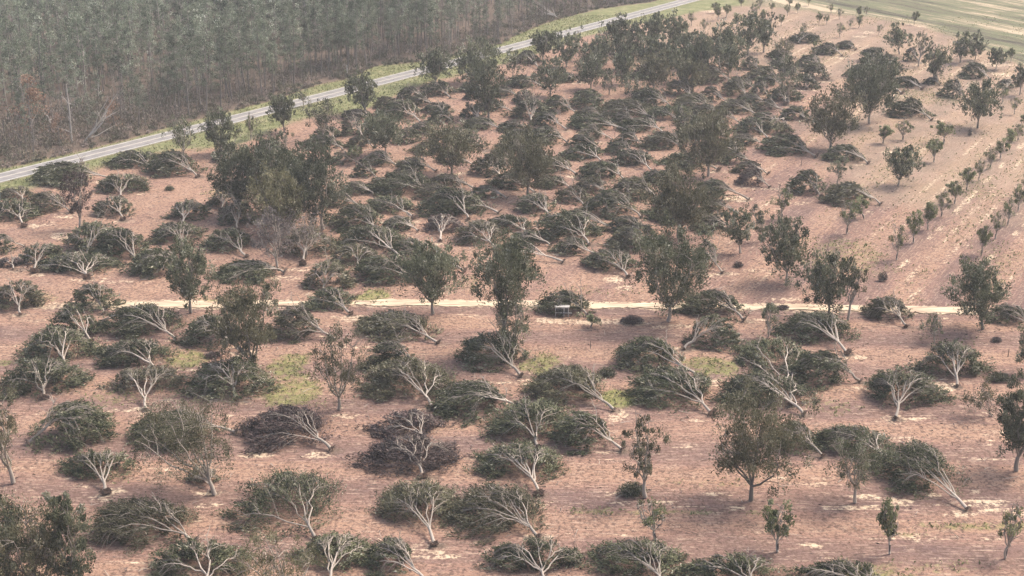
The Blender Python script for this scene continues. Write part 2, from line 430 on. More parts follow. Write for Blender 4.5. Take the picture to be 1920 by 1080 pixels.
# row coordinates
ang = math.radians(30.2)
track_y = np.interp(PX, *np.array(TRACKP).T)
beyond = sm(-1.0, 1.0, (track_y - PY) / PMV)
d_track = np.abs(track_y - PY) / PMV
u_near, v_near = Xf + 0 * Yf, Yf + Xf * .02
u_far, v_far = Xf * math.sin(ang) + Yf * math.cos(ang), Xf * math.cos(ang) - Yf * math.sin(ang)
pa, pb = ground(1640, 30), ground(1920, 86)
fa = math.atan2(pb[1] - pa[1], pb[0] - pa[0])
u_fld, v_fld = Xf * math.cos(fa) + Yf * math.sin(fa), -Xf * math.sin(fa) + Yf * math.cos(fa)
RU = u_near * (1 - beyond) + u_far * beyond
RV = v_near * (1 - beyond) + v_far * beyond
RU = RU * (1 - field) + u_fld * field
RV = RV * (1 - field) + v_fld * field
# strips: mown alleys and sprayed tree rows
yrow = ground(960, 930)[1]
strip_n = .5 + .5 * np.cos((v_near - yrow) / 12.0 * 2 * math.pi)
r0 = ground(1740, 428)
vr0 = r0[0] * math.cos(ang) - r0[1] * math.sin(ang)
strip_f = .5 + .5 * np.cos((v_far - vr0) / 11.5 * 2 * math.pi)
rightness = sm(1250, 1600, PX)
strip = (strip_n * (1 - beyond) + strip_f * beyond * (.35 + .65 * rightness))
strip = np.clip(strip + (fbm(RU / 4, RV, 5, 23) - .5) * .9, 0, 1)
sand = .92 * sm(2.5, .9, d_track + wob * 2.2) * sm(20, 120, PX + fbm(Xf, Yf, 5, 9) * 60) * sm(1860, 1780, PX)
green = np.zeros_like(Xf)


def blob(arr, px, py, rx, ry, amt, seed=3):
    gx, gy = ground(px, py)
    m = project(gx, gy)[2]
    ax, ay = rx / m, ry / ((py - HORIZ) ** 2 / (CAM_H * F_PX / CP ** 2))
    k = (np.abs(Xf - gx) < ax * 2.2) & (np.abs(Yf - gy) < ay * 2.2)
    d = np.sqrt(((Xf[k] - gx) / ax) ** 2 + ((Yf[k] - gy) / ay) ** 2) + (fbm(Xf[k], Yf[k], 3, seed) - .5) * 1.3
    arr[k] = np.maximum(arr[k], amt * sm(1.25, .55, d))


for b in [(540, 690, 48, 36, .8), (550, 735, 60, 28, .8), (1018, 680, 38, 24, .75), (1330, 688, 55, 20, .75), (1165, 742, 34, 20, 1), (350, 672, 46, 20, .75), (702, 553, 34, 14, .9), (1620, 1075, 80, 16, .8),
          (230, 745, 60, 18, .4), (5, 680, 18, 10, .7), (970, 625, 30, 14, .4), (880, 530, 26, 18, .4), (1560, 760, 60, 22, .35), (1250, 960, 200, 5, .5), (1850, 985, 160, 8, .6), (1100, 955, 60, 5, .5),
          (1700, 1000, 60, 6, .5), (1590, 480, 90, 36, .45), (1830, 350, 60, 30, .35), (1780, 640, 60, 12, .25), (1350, 905, 90, 8, .3), (430, 355, 40, 16, .5), (200, 900, 60, 8, .2), (1550, 235, 50, 20, .3),
          (1740, 180, 70, 16, .4), (400, 560, 60, 6, .5), (1100, 545, 90, 8, .3), (1880, 480, 60, 30, .3), (1700, 1060, 200, 14, .35), (60, 560, 50, 10, .4)]:
    blob(green, *b)
_r = np.random.RandomState(21)
for _k in range(170):
    _x, _y = _r.uniform(0, 1900), _r.uniform(250, 1075)
    blob(sand, _x, _y, _r.uniform(8, 42) * (_y + 463) / 1100, _r.uniform(1.5, 5) * (_y + 463) / 1100, _r.uniform(.4, .85), seed=_k + 200)
for b in [(480, 852, 34, 5, 1), (600, 853, 36, 5, .9), (835, 1042, 26, 7, 1), (800, 1030, 36, 24, .6), (1165, 942, 30, 6, 1), (1240, 940, 26, 4, .9), (1148, 925, 16, 5, .8), (1350, 925, 34, 4, .8), (1015, 945, 16, 5, 1),
          (1690, 940, 30, 12, 1), (1600, 950, 60, 6, .9), (1620, 930, 40, 6, .8), (1840, 940, 70, 8, 1), (1880, 955, 50, 5, .9), (1905, 960, 20, 10, .9), (1800, 963, 30, 5, .9), (1515, 1022, 26, 6, .9), (1650, 1010, 40, 3, .7), (1730, 1008, 40, 6, .7),
          (220, 918, 20, 7, 1), (160, 910, 20, 4, .6), (255, 768, 30, 5, 1), (280, 775, 26, 5, .8), (390, 778, 40, 4, .7), (385, 945, 34, 4, .8), (130, 495, 26, 6, .7), (90, 418, 16, 5, .6), (60, 422, 20, 6, .7), (115, 440, 22, 7, .9),
          (1590, 668, 14, 4, 1), (1612, 668, 16, 5, 1), (1760, 718, 30, 5, .9), (1770, 728, 20, 4, 1), (1600, 728, 26, 5, .7), (1700, 783, 60, 5, .8), (1330, 718, 30, 7, .9), (1160, 778, 16, 12, .8), (1150, 786, 18, 6, .8),
          (1310, 788, 30, 4, .7), (985, 715, 30, 6, .7), (1085, 602, 60, 6, 1), (1040, 600, 50, 6, .9), (1170, 604, 50, 6, .9), (1250, 612, 34, 4, .6), (650, 650, 60, 3, .5), (700, 598, 60, 4, .6), (590, 706, 30, 3, .8), (660, 778, 50, 5, .6),
          (480, 510, 40, 5, .8), (530, 520, 40, 6, .7), (560, 505, 30, 4, .7), (735, 415, 22, 4, .7), (800, 395, 20, 3, .6), (850, 325, 34, 4, .7), (840, 330, 26, 4, .6), (790, 455, 12, 4, 1), (1150, 522, 26, 8, 1), (1170, 540, 20, 6, .7),
          (1340, 515, 24, 7, .9), (1340, 400, 20, 6, .9), (1380, 372, 30, 6, .9), (1410, 352, 24, 4, .7), (1480, 560, 40, 4, .7), (1500, 380, 20, 4, .6), (455, 375, 20, 3, .5), (660, 355, 24, 3, .5), (1900, 400, 20, 4, .5),
          (1870, 120, 40, 5, .7), (1880, 140, 26, 6, .8), (1900, 160, 20, 4, .7), (1820, 160, 20, 4, .6), (1340, 20, 30, 3, .7), (1630, 60, 20, 3, .8), (1610, 68, 20, 2, .8), (1690, 66, 20, 3, .7), (1770, 55, 60, 3, .3), (780, 740, 10, 4, .3),
          (1700, 975, 150, 4, .4), (880, 740, 40, 4, .3), (1790, 590, 30, 4, .5), (700, 1010, 40, 4, .6), (880, 590, 50, 4, .5), (330, 1020, 30, 3, .3)]:
    blob(sand, *b, seed=77)
FALL_R = rows(FALLEN)
# each uprooted tree leaves a scoured, sandy spot at its root
for i, f in enumerate(FALL_R):
    if i % 4 == 3:
        continue
    m_ = project(*ground(float(f[0]), min(float(f[1]), 1078)))[2]
    blob(sand, float(f[0]) + rs.uniform(-1, 1.2) * m_, min(float(f[1]), 1090) + rs.uniform(-.1, .5) * m_, rs.uniform(1.2, 3.6) * m_, rs.uniform(.15, .55) * m_, rs.uniform(.35, .85), seed=i)
for i, f in enumerate(FALL_R):
    m_ = project(*ground(float(f[0]), min(float(f[1]), 1078)))[2]
    blob(wood, float(f[0]) + rs.uniform(-.2, .6) * m_, min(float(f[1]), 1090), rs.uniform(.7, 1.5) * m_, rs.uniform(.2, .42) * m_, rs.uniform(.5, .95), seed=i + 50)
# pale wheel line beside the sapling rows
for (a, b_, off) in [((1690, 500), (1905, 282), 0), ((1850, 490), (1925, 418), 0)]:
    A, Bp = np.array(ground(*a)), np.array(ground(*b_))
    dv = (Bp - A) / np.linalg.norm(Bp - A)
    s_ = (Xf - A[0]) * dv[0] + (Yf - A[1]) * dv[1]
    t_ = np.abs(-(Xf - A[0]) * dv[1] + (Yf - A[1]) * dv[0])
    sand = np.maximum(sand, .95 * sm(.75, .3, t_ + wob * .8) * sm(-4, 2, s_) * sm(np.linalg.norm(Bp - A) + 60, np.linalg.norm(Bp - A), s_) * sm(.38, .5, fbm(s_ * 1.0, t_ * 0 + 5, 6, 91)))
mown = (1 - strip) * beyond * sm(1150, 1500, PX) * (1 - field)
rut = np.abs((v_far - vr0 + 500 * 11.5) % 11.5 - 11.5 / 2)
sand = np.maximum(sand, .72 * mown * sm(.8, .3, np.abs(rut - 1.5)) * sm(.28, .6, fbm(u_far, v_far * 3, 14, 92)))
mown2 = (1 - beyond) * (1 - field)
rut2 = np.abs((v_near - yrow + 6.0 + 500 * 12) % 12.0 - 6.0)
sand = np.maximum(sand, .42 * mown2 * (sm(.5, .2, np.abs(rut2 - 1.0)) + sm(.5, .2, np.abs(rut2 - 3.6))) * sm(.42, .62, fbm(u_near, v_near * 4, 12, 93)))
green = np.maximum(green, .30 * sm(1250, 1700, PX + (300 - PY) * .5) * sm(.35, .7, fbm(u_far / 3, v_far, 6, 94)) * beyond * (1 - strip))
for (a, b_, w_, arr, amt) in [((1636, 28), (1925, 87), 3.0, sand, .8), ((1730, 15), (1890, 18), 2.6, sand, .8), ((1650, 23), (1925, 60), 1.5, sand, .4)]:
    A, Bp = np.array(ground(*a)), np.array(ground(*b_))
    dv = (Bp - A) / np.linalg.norm(Bp - A)
    s_ = (Xf - A[0]) * dv[0] + (Yf - A[1]) * dv[1]
    t_ = np.abs(-(Xf - A[0]) * dv[1] + (Yf - A[1]) * dv[0])
    np.maximum(arr, amt * sm(w_ * 1.3, w_ * .5, t_ + wob * 4) * sm(-9, 4, s_) * sm(np.linalg.norm(Bp - A) + 60, np.linalg.norm(Bp - A), s_), out=arr)
verge = np.clip(verge, 0, 1) * (1 - wood)
Zf = (fbm(Xf, Yf, 6, 41) - .5) * .16 + (fbm(Xf, Yf, 1.6, 51) - .5) * .08
outer = (np.abs(Xf) > 236) | (Yf < 104) | (Yf > 560)
Zf[outer] = 0
Zf -= .1                                                        # every road sheet lies above the roughness
ny, nx = XX.shape
idx = np.arange(nx * ny).reshape(ny, nx)
q = np.stack([idx[:-1, :-1], idx[:-1, 1:], idx[1:, 1:], idx[1:, :-1]], -1).reshape(-1, 4)


def grd_mat():
    m, nt, p = new_mat("orchard_soil")
    N, Lk = nt.nodes, nt.links

    def attr(n):
        a = N.new("ShaderNodeAttribute")
        a.attribute_name = n
        return a.outputs["Fac"]

    def noise(vec, scale, detail=5, rough=.6):
        n = N.new("ShaderNodeTexNoise")
        n.inputs["Scale"].default_value = scale
        n.inputs["Detail"].default_value = detail
        n.inputs["Roughness"].default_value = rough
        Lk.new(vec, n.inputs["Vector"])
        return n.outputs[0]

    def ramp(f, stops):
        c = N.new("ShaderNodeValToRGB")
        c.color_ramp.elements[0].position, c.color_ramp.elements[0].color = stops[0][0], (*stops[0][1], 1)
        c.color_ramp.elements[1].position, c.color_ramp.elements[1].color = stops[-1][0], (*stops[-1][1], 1)
        for pp, cc in stops[1:-1]:
            c.color_ramp.elements.new(pp).color = (*cc, 1)
        Lk.new(f, c.inputs[0])
        return c.outputs[0]

    def mix(f, a, b, mode='MIX'):
        x = N.new("ShaderNodeMix")
        x.data_type = 'RGBA'
        x.blend_type = mode
        for s, val in ((x.inputs[0], f), (x.inputs[6], a), (x.inputs[7], b)):
            if isinstance(val, (int, float)):
                s.default_value = val
            elif isinstance(val, tuple):
                s.default_value = (*val, 1)
            else:
                Lk.new(val, s)
        return x.outputs[2]

    def math_(op, a, b, clamp=False):
        x = N.new("ShaderNodeMath")
        x.operation = op
        x.use_clamp = clamp
        for s, val in ((x.inputs[0], a), (x.inputs[1], b)):
            if isinstance(val, (int, float)):
                s.default_value = val
            else:
                Lk.new(val, s)
        return x.outputs[0]

    cmb = N.new("ShaderNodeCombineXYZ")
    Lk.new(math_('MULTIPLY', attr("row_along"), .1), cmb.inputs[0])
    Lk.new(attr("row_across"), cmb.inputs[1])
    rowv = cmb.outputs[0]
    geo = N.new("ShaderNodeNewGeometry").outputs["Position"]
    n_row = noise(rowv, 1.1, 6, .65)
    n_rowf = noise(rowv, 3.5, 4, .6)
    n_med = noise(geo, .12, 4)
    n_fine = noise(geo, 2.2, 5, .75)
    n_spk = noise(geo, 3.4, 3, .8)
    # strip: 1 = sprayed tree row (mauve brown), 0 = mown alley (tan)
    s1 = math_('ADD', attr("strip"), math_('MULTIPLY', math_("SUBTRACT", n_row, .5), 1.75), True)
    base = ramp(s1, SOILC['strip'])
    base = mix(ramp(n_med, [(.38, (0, 0, 0)), (.66, (.55, .55, .55))]), base, SOILC['red'])
    base = mix(ramp(n_rowf, [(.52, (0, 0, 0)), (.66, (.75, .75, .75))]), base, SOILC['pale'])
    base = mix(ramp(noise(geo, .55, 6, .8), [(.36, (.6, .6, .6)), (.5, (0, 0, 0))]), base, SOILC['dark'])
    base = mix(ramp(noise(geo, .9, 6, .8), [(.54, (0, 0, 0)), (.68, (.5, .5, .5))]), base, SOILC['pale'])
    base = mix(ramp(n_fine, [(.38, (.9, .9, .9)), (.52, (0, 0, 0))]), base, SOILC['dark'])
    base = mix(math_('MULTIPLY', attr("tan"), ramp(n_row, [(.3, (.45, .45, .45)), (.65, (1, 1, 1))])), base, ramp(n_med, [(.35, (.30, .25, .16)), (.6, (.42, .325, .235))]))
    # sand
    sf = math_('MULTIPLY', attr("sand"), math_('ADD', .55, math_('MULTIPLY', math_('SUBTRACT', math_('ADD', noise(rowv, 3.0, 6, .75), noise(geo, 1.1, 5, .75)), 1.0), 4.2)))
    sf = ramp(sf, [(.3, (0, 0, 0)), (.62, (.95, .95, .95))])
    sandc = ramp(n_fine, SOILC['sand'])
    base = mix(sf, base, sandc)
    gf = math_('ADD', attr("green"), math_('MULTIPLY', math_('SUBTRACT', noise(geo, .9, 6, .75), .5), 2.6))
    gf = ramp(gf, [(.35, (0, 0, 0)), (1.0, (.78, .78, .78))])
    base = mix(gf, base, ramp(n_fine, SOILC['green']))
    # verge
    vg = ramp(noise(geo, .25, 6, .7), SOILC['verge'])
    base = mix(attr("verge"), base, vg)
    # field
    cmb2 = N.new("ShaderNodeCombineXYZ")
    Lk.new(math_('MULTIPLY', attr("row_along"), .07), cmb2.inputs[0])
    Lk.new(attr("row_across"), cmb2.inputs[1])
    fl = ramp(math_('ADD', math_('MULTIPLY', math_('SUBTRACT', noise(cmb2.outputs[0], .09, 7, .85), .5), 3.0), math_('ADD', .5, math_('MULTIPLY', math_('SUBTRACT', noise(geo, .06, 5), .5), .3))), SOILC['field'])
    base = mix(attr("field"), base, fl)
    base = mix(attr("wood"), base, ramp(n_fine, SOILC['wood']))
    
    # dark specks of leaf litter, twigs
    spk = ramp(n_spk, [(.56, (0, 0, 0)), (.66, (.8, .8, .8))])
    spk = mix(attr("field"), spk, (0, 0, 0))
    base = mix(spk, base, (.11, .075, .055))
    Lk.new(base, p.inputs["Base Color"])
    p.inputs["Roughness"].default_value = .95
    p.inputs["Specular IOR Level"].default_value = .15
    bp = N.new("ShaderNodeBump")
    bp.inputs["Strength"].default_value = .55
    bp.inputs["Distance"].default_value = .35
    Lk.new(math_('ADD', n_fine, n_row), bp.inputs["Height"])
    Lk.new(bp.outputs[0], p.inputs["Normal"])
    return m


SOILC = {
    'strip': [(.05, (.385, .24, .165)), (.38, (.325, .196, .146)), (.68, (.238, .145, .12)), (1, (.175, .112, .10))],
    'red': (.30, .182, .132), 'pale': (.50, .365, .275), 'dark': (.13, .08, .064),
    'sand': [(.3, (.46, .33, .225)), (.6, (.68, .54, .38)), (.8, (.78, .67, .50))],
    'green': [(.3, (.155, .18, .05)), (.7, (.28, .30, .10))],
    'verge': [(.3, (.125, .142, .06)), (.47, (.19, .20, .09)), (.6, (.265, .255, .135)), (.78, (.38, .32, .21))],
    'field': [(.22, (.06, .055, .04)), (.36, (.165, .145, .095)), (.46, (.125, .15, .075)), (.53, (.20, .185, .11)), (.6, (.25, .21, .14)), (.72, (.48, .38, .26))],
    'wood': [(.3, (.09, .068, .052)), (.7, (.2, .15, .115))],
}
tan = .5 * sm(.25, .6, fbm(Xf, Yf, 18, 96) * .5 + .75 * sm(190, 20, PY) * sm(1050, 1300, PX) + .6 * sm(1350, 1750, PX) * sm(560, 250, PY) - .12)
gme = make_mesh("ground", np.stack([Xf, Yf, Zf], 1), q, None, grd_mat(), True)
for nm, arr in (("row_along", RU), ("row_across", RV), ("strip", strip), ("tan", tan), ("sand", sand), ("green", green), ("verge", verge), ("field", field), ("wood", wood)):
    a = gme.attributes.new(nm, 'FLOAT', 'POINT')
    a.data.foreach_set("value", np.ascontiguousarray(arr, np.float32))
go = link(bpy.data.objects.new("ground", gme))
go["kind"] = "structure"


# ------------------------------------------------------------------ roads
def strip_mesh(name, L, R, z, mat, thick=0.0):
    """ribbon between two polylines of equal length (world xy)"""
    L, R = np.asarray(L), np.asarray(R)
    n = len(L)
    v = np.concatenate([np.c_[L, np.full(n, z)], np.c_[R, np.full(n, z)]])
    i = np.arange(n - 1)
    qq = np.stack([i + n, i + n + 1, i + 1, i], 1)
    if thick:
        v = np.concatenate([v, v - [0, 0, thick]])
        qq = np.concatenate([qq, np.stack([i, i + 1, i + 1 + 2 * n, i + 2 * n], 1), np.stack([i + n + 1, i + n, i + 3 * n, i + 3 * n + 1], 1)])
    me = make_mesh(name, v, qq, None, mat)
    return me


cN, cS = G(ROAD_N), G(ROAD_S)
d1 = cN[1:-1]
# straight-ish centre line with the mean width
cen = []
for p_ in cN:
    k = np.argmin(np.linalg.norm(cS - p_, axis=1))
    best = None
    for j in range(len(cS) - 1):
        a, b = cS[j], cS[j + 1]
        t = np.clip(np.dot(p_ - a, b - a) / np.dot(b - a, b - a), 0, 1)
        c_ = a + (b - a) * t
        if best is None or np.linalg.norm(c_ - p_) < np.linalg.norm(best - p_):
            best = c_
    cen.append((p_ + best) / 2)
cen = np.array(cen)
co = np.polyfit(cen[:, 0], cen[:, 1], 2)
xx_ = np.linspace(cen[0, 0] - 60, cen[-1, 0] + 90, 90)
cl = np.c_[xx_, np.polyval(co, xx_)]
tg = unit(np.gradient(cl, axis=0))
nr = np.c_[-tg[:, 1], tg[:, 0]]
ROADW = 2.72
road = noise_mat("asphalt", (.175, .165, .16), (.27, .25, .24), .5, .9, 6, .1)
paint_w = noise_mat("road_paint_white", (.55, .53, .47), (.8, .78, .7), 1.5, .8)
paint_y = noise_mat("road_paint_yellow", (.5, .46, .36), (.66, .62, .5), 1.5, .8)
shoulder = noise_mat("road_shoulder", (.24, .23, .14), (.36, .32, .22), 1.2, .9)
gravel = link(bpy.data.objects.new("road_shoulder", strip_mesh("road_shoulder", cl + nr * (ROADW + .45), cl - nr * (ROADW + .45), .012, shoulder, .2)))
gravel["kind"] = "structure"
ro = link(bpy.data.objects.new("highway", strip_mesh("highway", cl + nr * (ROADW + .22), cl - nr * (ROADW + .22), .06, road, .1)))
ro["kind"] = "structure"
mk = MB()
for off, w in ((ROADW - .1, .085), (-ROADW + .1, .085)):
    n = len(cl)
    v = np.concatenate([np.c_[cl + nr * (off + w), np.full(n, .066)], np.c_[cl + nr * (off - w), np.full(n, .066)]])
    i = np.arange(n - 1)
    mk.add(v, np.stack([i + n, i + n + 1, i + 1, i], 1))
o = link(bpy.data.objects.new("edge_line_marking", mk.mesh("edge_line_marking", paint_w)), ro)
mk = MB()
for off, w in ((0.15, .075), (-0.15, .075)):
    v = np.concatenate([np.c_[cl + nr * (off + w), np.full(n, .066)], np.c_[cl + nr * (off - w), np.full(n, .066)]])
    mk.add(v, np.stack([i + n, i + n + 1, i + 1, i], 1))
link(bpy.data.objects.new("centre_line_marking", mk.mesh("centre_line_marking", paint_y)), ro)

# sandy farm track: two worn ruts
tp = G(TRACKP)
tx = np.arange(ground(150, 571)[0], ground(1840, 584)[0], .5)
ty = np.interp(tx, tp[:, 0], tp[:, 1])
wl = 1.25 + (fbm(tx, tx * 0 + 3, 5, 61) - .5) * 2.2 + rs.normal(size=len(tx)) * .16
wr = 1.25 + (fbm(tx, tx * 0 + 9, 4, 63) - .5) * 2.2 + rs.normal(size=len(tx)) * .16
tm = noise_mat("track_sand", (.30, .20, .14), (.70, .58, .40), .75, .95, 8, .3, (.25, 1.8, 1))
o = link(bpy.data.objects.new("sandy_track", strip_mesh("sandy_track", np.c_[tx, ty + np.maximum(wl, .15)], np.c_[tx, ty - np.maximum(wr, .15)], .02, tm, .12)))
o["kind"] = "structure"

# ------------------------------------------------------------------ haze
DENS = 0.00027
hz = bpy.data.materials.new("haze")
hz.use_nodes = True
hn = hz.node_tree
hn.nodes.clear()
ho = hn.nodes.new("ShaderNodeOutputMaterial")
hv = hn.nodes.new("ShaderNodeVolumePrincipled")
hv.inputs["Color"].default_value = (.86, .88, .90, 1)
hv.inputs["Density"].default_value = DENS
hv.inputs["Anisotropy"].default_value = 0.0
hn.links.new(hv.outputs[0], ho.inputs["Volume"])
x0, x1, y0, y1, z0, z1 = -4200, 4200, -700, 5100, -1.5, 84
v = [(x, y, z) for z in (z0, z1) for y in (y0, y1) for x in (x0, x1)]
fc = [(0, 2, 3, 1), (4, 5, 7, 6), (0, 1, 5, 4), (2, 6, 7, 3), (0, 4, 6, 2), (1, 3, 7, 5)]
hme = bpy.data.meshes.new("haze")
hme.from_pydata(v, [], fc)
hme.materials.append(hz)
if DENS:
    hob = link(bpy.data.objects.new("haze", hme))
    hob["kind"] = "stuff"


# ------------------------------------------------------------------ toppled trees
def rot2(d, a):
    c, s = math.cos(a), math.sin(a)
    return np.array([d[0] * c - d[1] * s, d[0] * s + d[1] * c])


def gen_fallen(rng, cx, cy, a, b, h, pm, bare=0.0):
    """meshes in coordinates of the root; crown heap centred on (cx, cy) with half axes a, b and height h"""
    c = np.array([cx, cy])
    D = np.linalg.norm(c)
    u = c / max(D, .1)
    wood_, leaf = MB(), MB()
    mean = (a + b) / 2

    def rho(x, y):
        return np.sqrt(((x - cx) / a) ** 2 + ((y - cy) / b) ** 2)

    def mz(x, y):
        return h * np.clip(1 - rho(x, y) ** 2, 0, 1) ** .75
    # distance from the root to where the heap begins
    ts = np.linspace(0, 1, 30)
    inside = [t for t in ts if rho(cx * t, cy * t) < 1]
    tin = inside[0] if inside else .8
    fd = float(np.clip(D * (tin * .55 + .08), 1.0, min(2.9, .6 * D + .4)))
    zf = .45 + .25 * h * rng.uniform(.5, 1)
    r0 = np.clip(.02 * (D + mean), .11, .19)
    fork = np.array([u[0] * fd, u[1] * fd, zf])
    base = np.array([0, 0, .18])
    P = curve(base, fork, np.array([rng.normal() * .1, rng.normal() * .1, .05]), 6, rng)
    tubes(wood_, P[None], np.linspace(r0 * 1.15, r0 * .72, 6)[None], 7)
    n = rng.randint(4, 7)
    offs = np.linspace(-1, 1, n) * math.radians(rng.uniform(78, 122)) + rng.normal(size=n) * .14
    ua = math.atan2(u[1] / b, u[0] / a)
    mains = []
    for k, of in enumerate(offs):
        an = ua + of
        rr = rng.uniform(.5, 1.0) if k % 2 else rng.uniform(.3, .8)
        e = c + np.array([a * math.cos(an), b * math.sin(an)]) * rr
        st = fork if rng.rand() < .5 else base + (fork - base) * rng.uniform(.6, .95)
        K = 9
        xy = curve(np.array([st[0], st[1], 0]), np.array([e[0], e[1], 0]), np.array([u[0], u[1], 0]) * rng.uniform(-.02, .16) * mean * abs(math.sin(of)), K, rng, .028 * mean)
        t = np.linspace(0, 1, K)
        lift = rng.uniform(.05, .5) * (1 - t)
        ze = mz(xy[-1, 0], xy[-1, 1]) + rng.uniform(.0, .5)
        z = np.maximum(st[2] * (1 - t) + ze * t + np.sin(t * math.pi) * .25 * h, mz(xy[:, 0], xy[:, 1]) * .95 + rng.uniform(.1, .25)) + lift * .6
        z = st[2] * (1 - sm(0, .45, t)) + z * sm(0, .45, t)
        for _ in range(3):
            z[1:-1] = (z[:-2] + z[1:-1] + z[2:]) / 3
        xy[:, 2] = z
        mains.append(xy)
        rb = r0 * rng.uniform(.25, .45)
        tubes(wood_, xy[None], (rb * (1 - t) ** .8 + .026)[None], 5, np.array([rng.uniform(.6, 1)]))
    # limbs that stick up out of the heap
    for k in range(rng.randint(0, 3)):
        src = mains[rng.randint(len(mains))]
        p0 = src[rng.randint(1, 4)]
        dirn = rot2(u, rng.uniform(-1.1, 1.1))
        ln = rng.uniform(.45, .85) * (h + 1.2)
        p1 = p0 + np.array([dirn[0] * ln * .55, dirn[1] * ln * .55, ln])
        P = curve(p0, p1, np.array([rng.normal() * .25, rng.normal() * .25, 0]), 7, rng, .06)
        tubes(wood_, P[None], np.linspace(r0 * .36, .028, 7)[None], 5)
        for m in range(4):
            q0 = P[rng.randint(2, 6)]
            q1 = q0 + np.array([rng.normal() * .6, rng.normal() * .6, rng.uniform(.2, 1.0)]) * ln * .35
            tubes(wood_, curve(q0, q1, np.array([0, 0, .1]), 5, rng, .03)[None], np.linspace(.036, .016, 5)[None], 4)
    sides, tw = [], []
    SR, TR = [], []
    for P in mains:
        K = len(P)
        for j in range(9):
            t = rng.uniform(.3, .97)
            f_ = t * (K - 1)
            i0 = int(f_)
            i1 = min(i0 + 1, K - 1)
            p0 = P[i0] + (P[i1] - P[i0]) * (f_ - i0)
            d = P[i1][:2] - P[i0][:2] if i1 > i0 else P[i0][:2] - P[i0 - 1][:2]
            d = d / max(np.linalg.norm(d), 1e-6)
            d = rot2(d, rng.choice([-1, 1]) * rng.uniform(.2, .7))
            ln = mean * rng.uniform(.3, .75) * (1.15 - .5 * t)
            e = p0[:2] + d * ln
            rr = rho(e[0], e[1])
            lim = rng.uniform(.95, 1.13)
            if rr > lim:
                e = c + (e - c) / rr * lim
            z1 = mz(e[0], e[1]) * rng.uniform(.95, 1.05) + rng.uniform(.1, .4)
            S_ = curve(p0, np.array([e[0], e[1], max(z1, .1)]), np.array([0, 0, rng.uniform(.05, .35)]), 5, rng, .04)
            sides.append(S_)
            SR.append(np.linspace(.034 * (1.25 - t * .5), .016, 5))
            for m in range(4):
                t2 = rng.randint(1, 5)
                q0 = S_[t2]
                dd = rot2(d, rng.uniform(-.8, .8))
                l2 = ln * rng.uniform(.25, .5)
                e2 = q0[:2] + dd * l2
                z2 = mz(e2[0], e2[1]) * rng.uniform(.9, 1.1) + rng.uniform(0, .35)
                tw.append(curve(q0, np.array([e2[0], e2[1], max(z2, .08)]), np.array([0, 0, .08]), 3, rng))
                TR.append(np.array([.024, .02, .013]) * max(1.0, 5.5 / pm))
    tubes(wood_, np.array(sides), np.array(SR), 4, rng.uniform(.15, .75, len(sides)) + (.22 if pm > 5.5 else 0))
    tubes(wood_, np.array(tw), np.array(TR), 3, rng.uniform(0, .4, len(tw)) + (.2 if pm > 5.5 else 0))
    # leaf sprays, in clumps over the heap, hanging and pointing away from the fork
    size = np.clip(2.7 / pm, .28, .8)
    area = math.pi * a * b * (1 + .5 * h / mean)
    N = int(np.clip(area * (1 - bare * .65) * 3.6 / (size * size * .5), 300, 7500))
    nc = int(np.clip(area * 1.25, 24, 120))
    per = max(N // nc, 4)
    ph = rng.uniform(0, 2 * math.pi, nc)
    rr = np.sqrt(rng.uniform(0, 1, nc)) * 1.0
    q1, q2, q3 = rng.uniform(0, 6, 3)
    lobe = lambda p: .92 + .08 * np.sin(p + q3) + .15 * np.sin(p * 2 + q1) + .11 * np.sin(p * 4 + q2) + .08 * np.sin(p * 7 + q3)
    rr = rr * lobe(ph)
    ccx, ccy = cx + a * rr * np.cos(ph), cy + b * rr * np.sin(ph)
    # thin the clumps on the trunk side
    back = ((ccx - cx) * -u[0] / a + (ccy - cy) * -u[1] / b)
    keep = ~((back > .45) & (rng.rand(nc) < .65))
    ccx, ccy, rr = ccx[keep], ccy[keep], rr[keep]
    topz = mz(ccx, ccy)
    ccz = topz * .9 * rng.uniform(.3, 1.0, len(ccx)) ** .7 + .05 + (rng.rand(len(ccx)) < .12) * rng.uniform(.1, .6, len(ccx))
    nc = len(ccx)
    cen_ = np.stack([ccx, ccy, ccz], 1)
    br = np.array([S_[rng.randint(2, 5)] for S_ in sides] + [S_[-1] for S_ in sides] + [T_[-1] for T_ in tw[::3]])
    br = br[rng.randint(len(br), size=int(nc * .9))]
    br[:, 2] = np.maximum(br[:, 2] - .22, .1)
    cen_ = np.concatenate([cen_, br])
    nc = len(cen_)
    per = max(N // nc, 4)
    C = np.repeat(cen_, per, 0)
    tone_c = np.repeat(rng.rand(nc), per)
    sg = mean * np.repeat(rng.uniform(.03, .075, nc), per)[:, None]
    O = np.clip(rng.normal(size=C.shape), -1.7, 1.7) * sg * np.array([1, 1, .6])
    ray = unit(np.stack([C[:, 0] - fork[0], C[:, 1] - fork[1], np.zeros(len(C))], 1))
    O = O + ray * np.clip(rng.normal(size=(len(C), 1)), -1.8, 1.8) * mean * np.repeat(rng.uniform(.06, .17, nc), per)[:, None]
    C = C + O
    # skirt: the low fringe that closes the outline on the ground
    ns = int(N * .3)
    nsp = rng.randint(22, 34)
    spk_a, spk_l = rng.uniform(0, 2 * math.pi, nsp), rng.uniform(.88, 1.34, nsp)
    si = rng.randint(nsp, size=ns)
    ph = spk_a[si] + rng.normal(size=ns) * .055
    rr = (.55 + (spk_l[si] - .55) * rng.uniform(0, 1, ns)) * lobe(ph)
    sk = np.stack([cx + a * rr * np.cos(ph), cy + b * rr * np.sin(ph), np.abs(rng.normal(size=ns)) * .45 * (h / 2.5) + .06], 1)
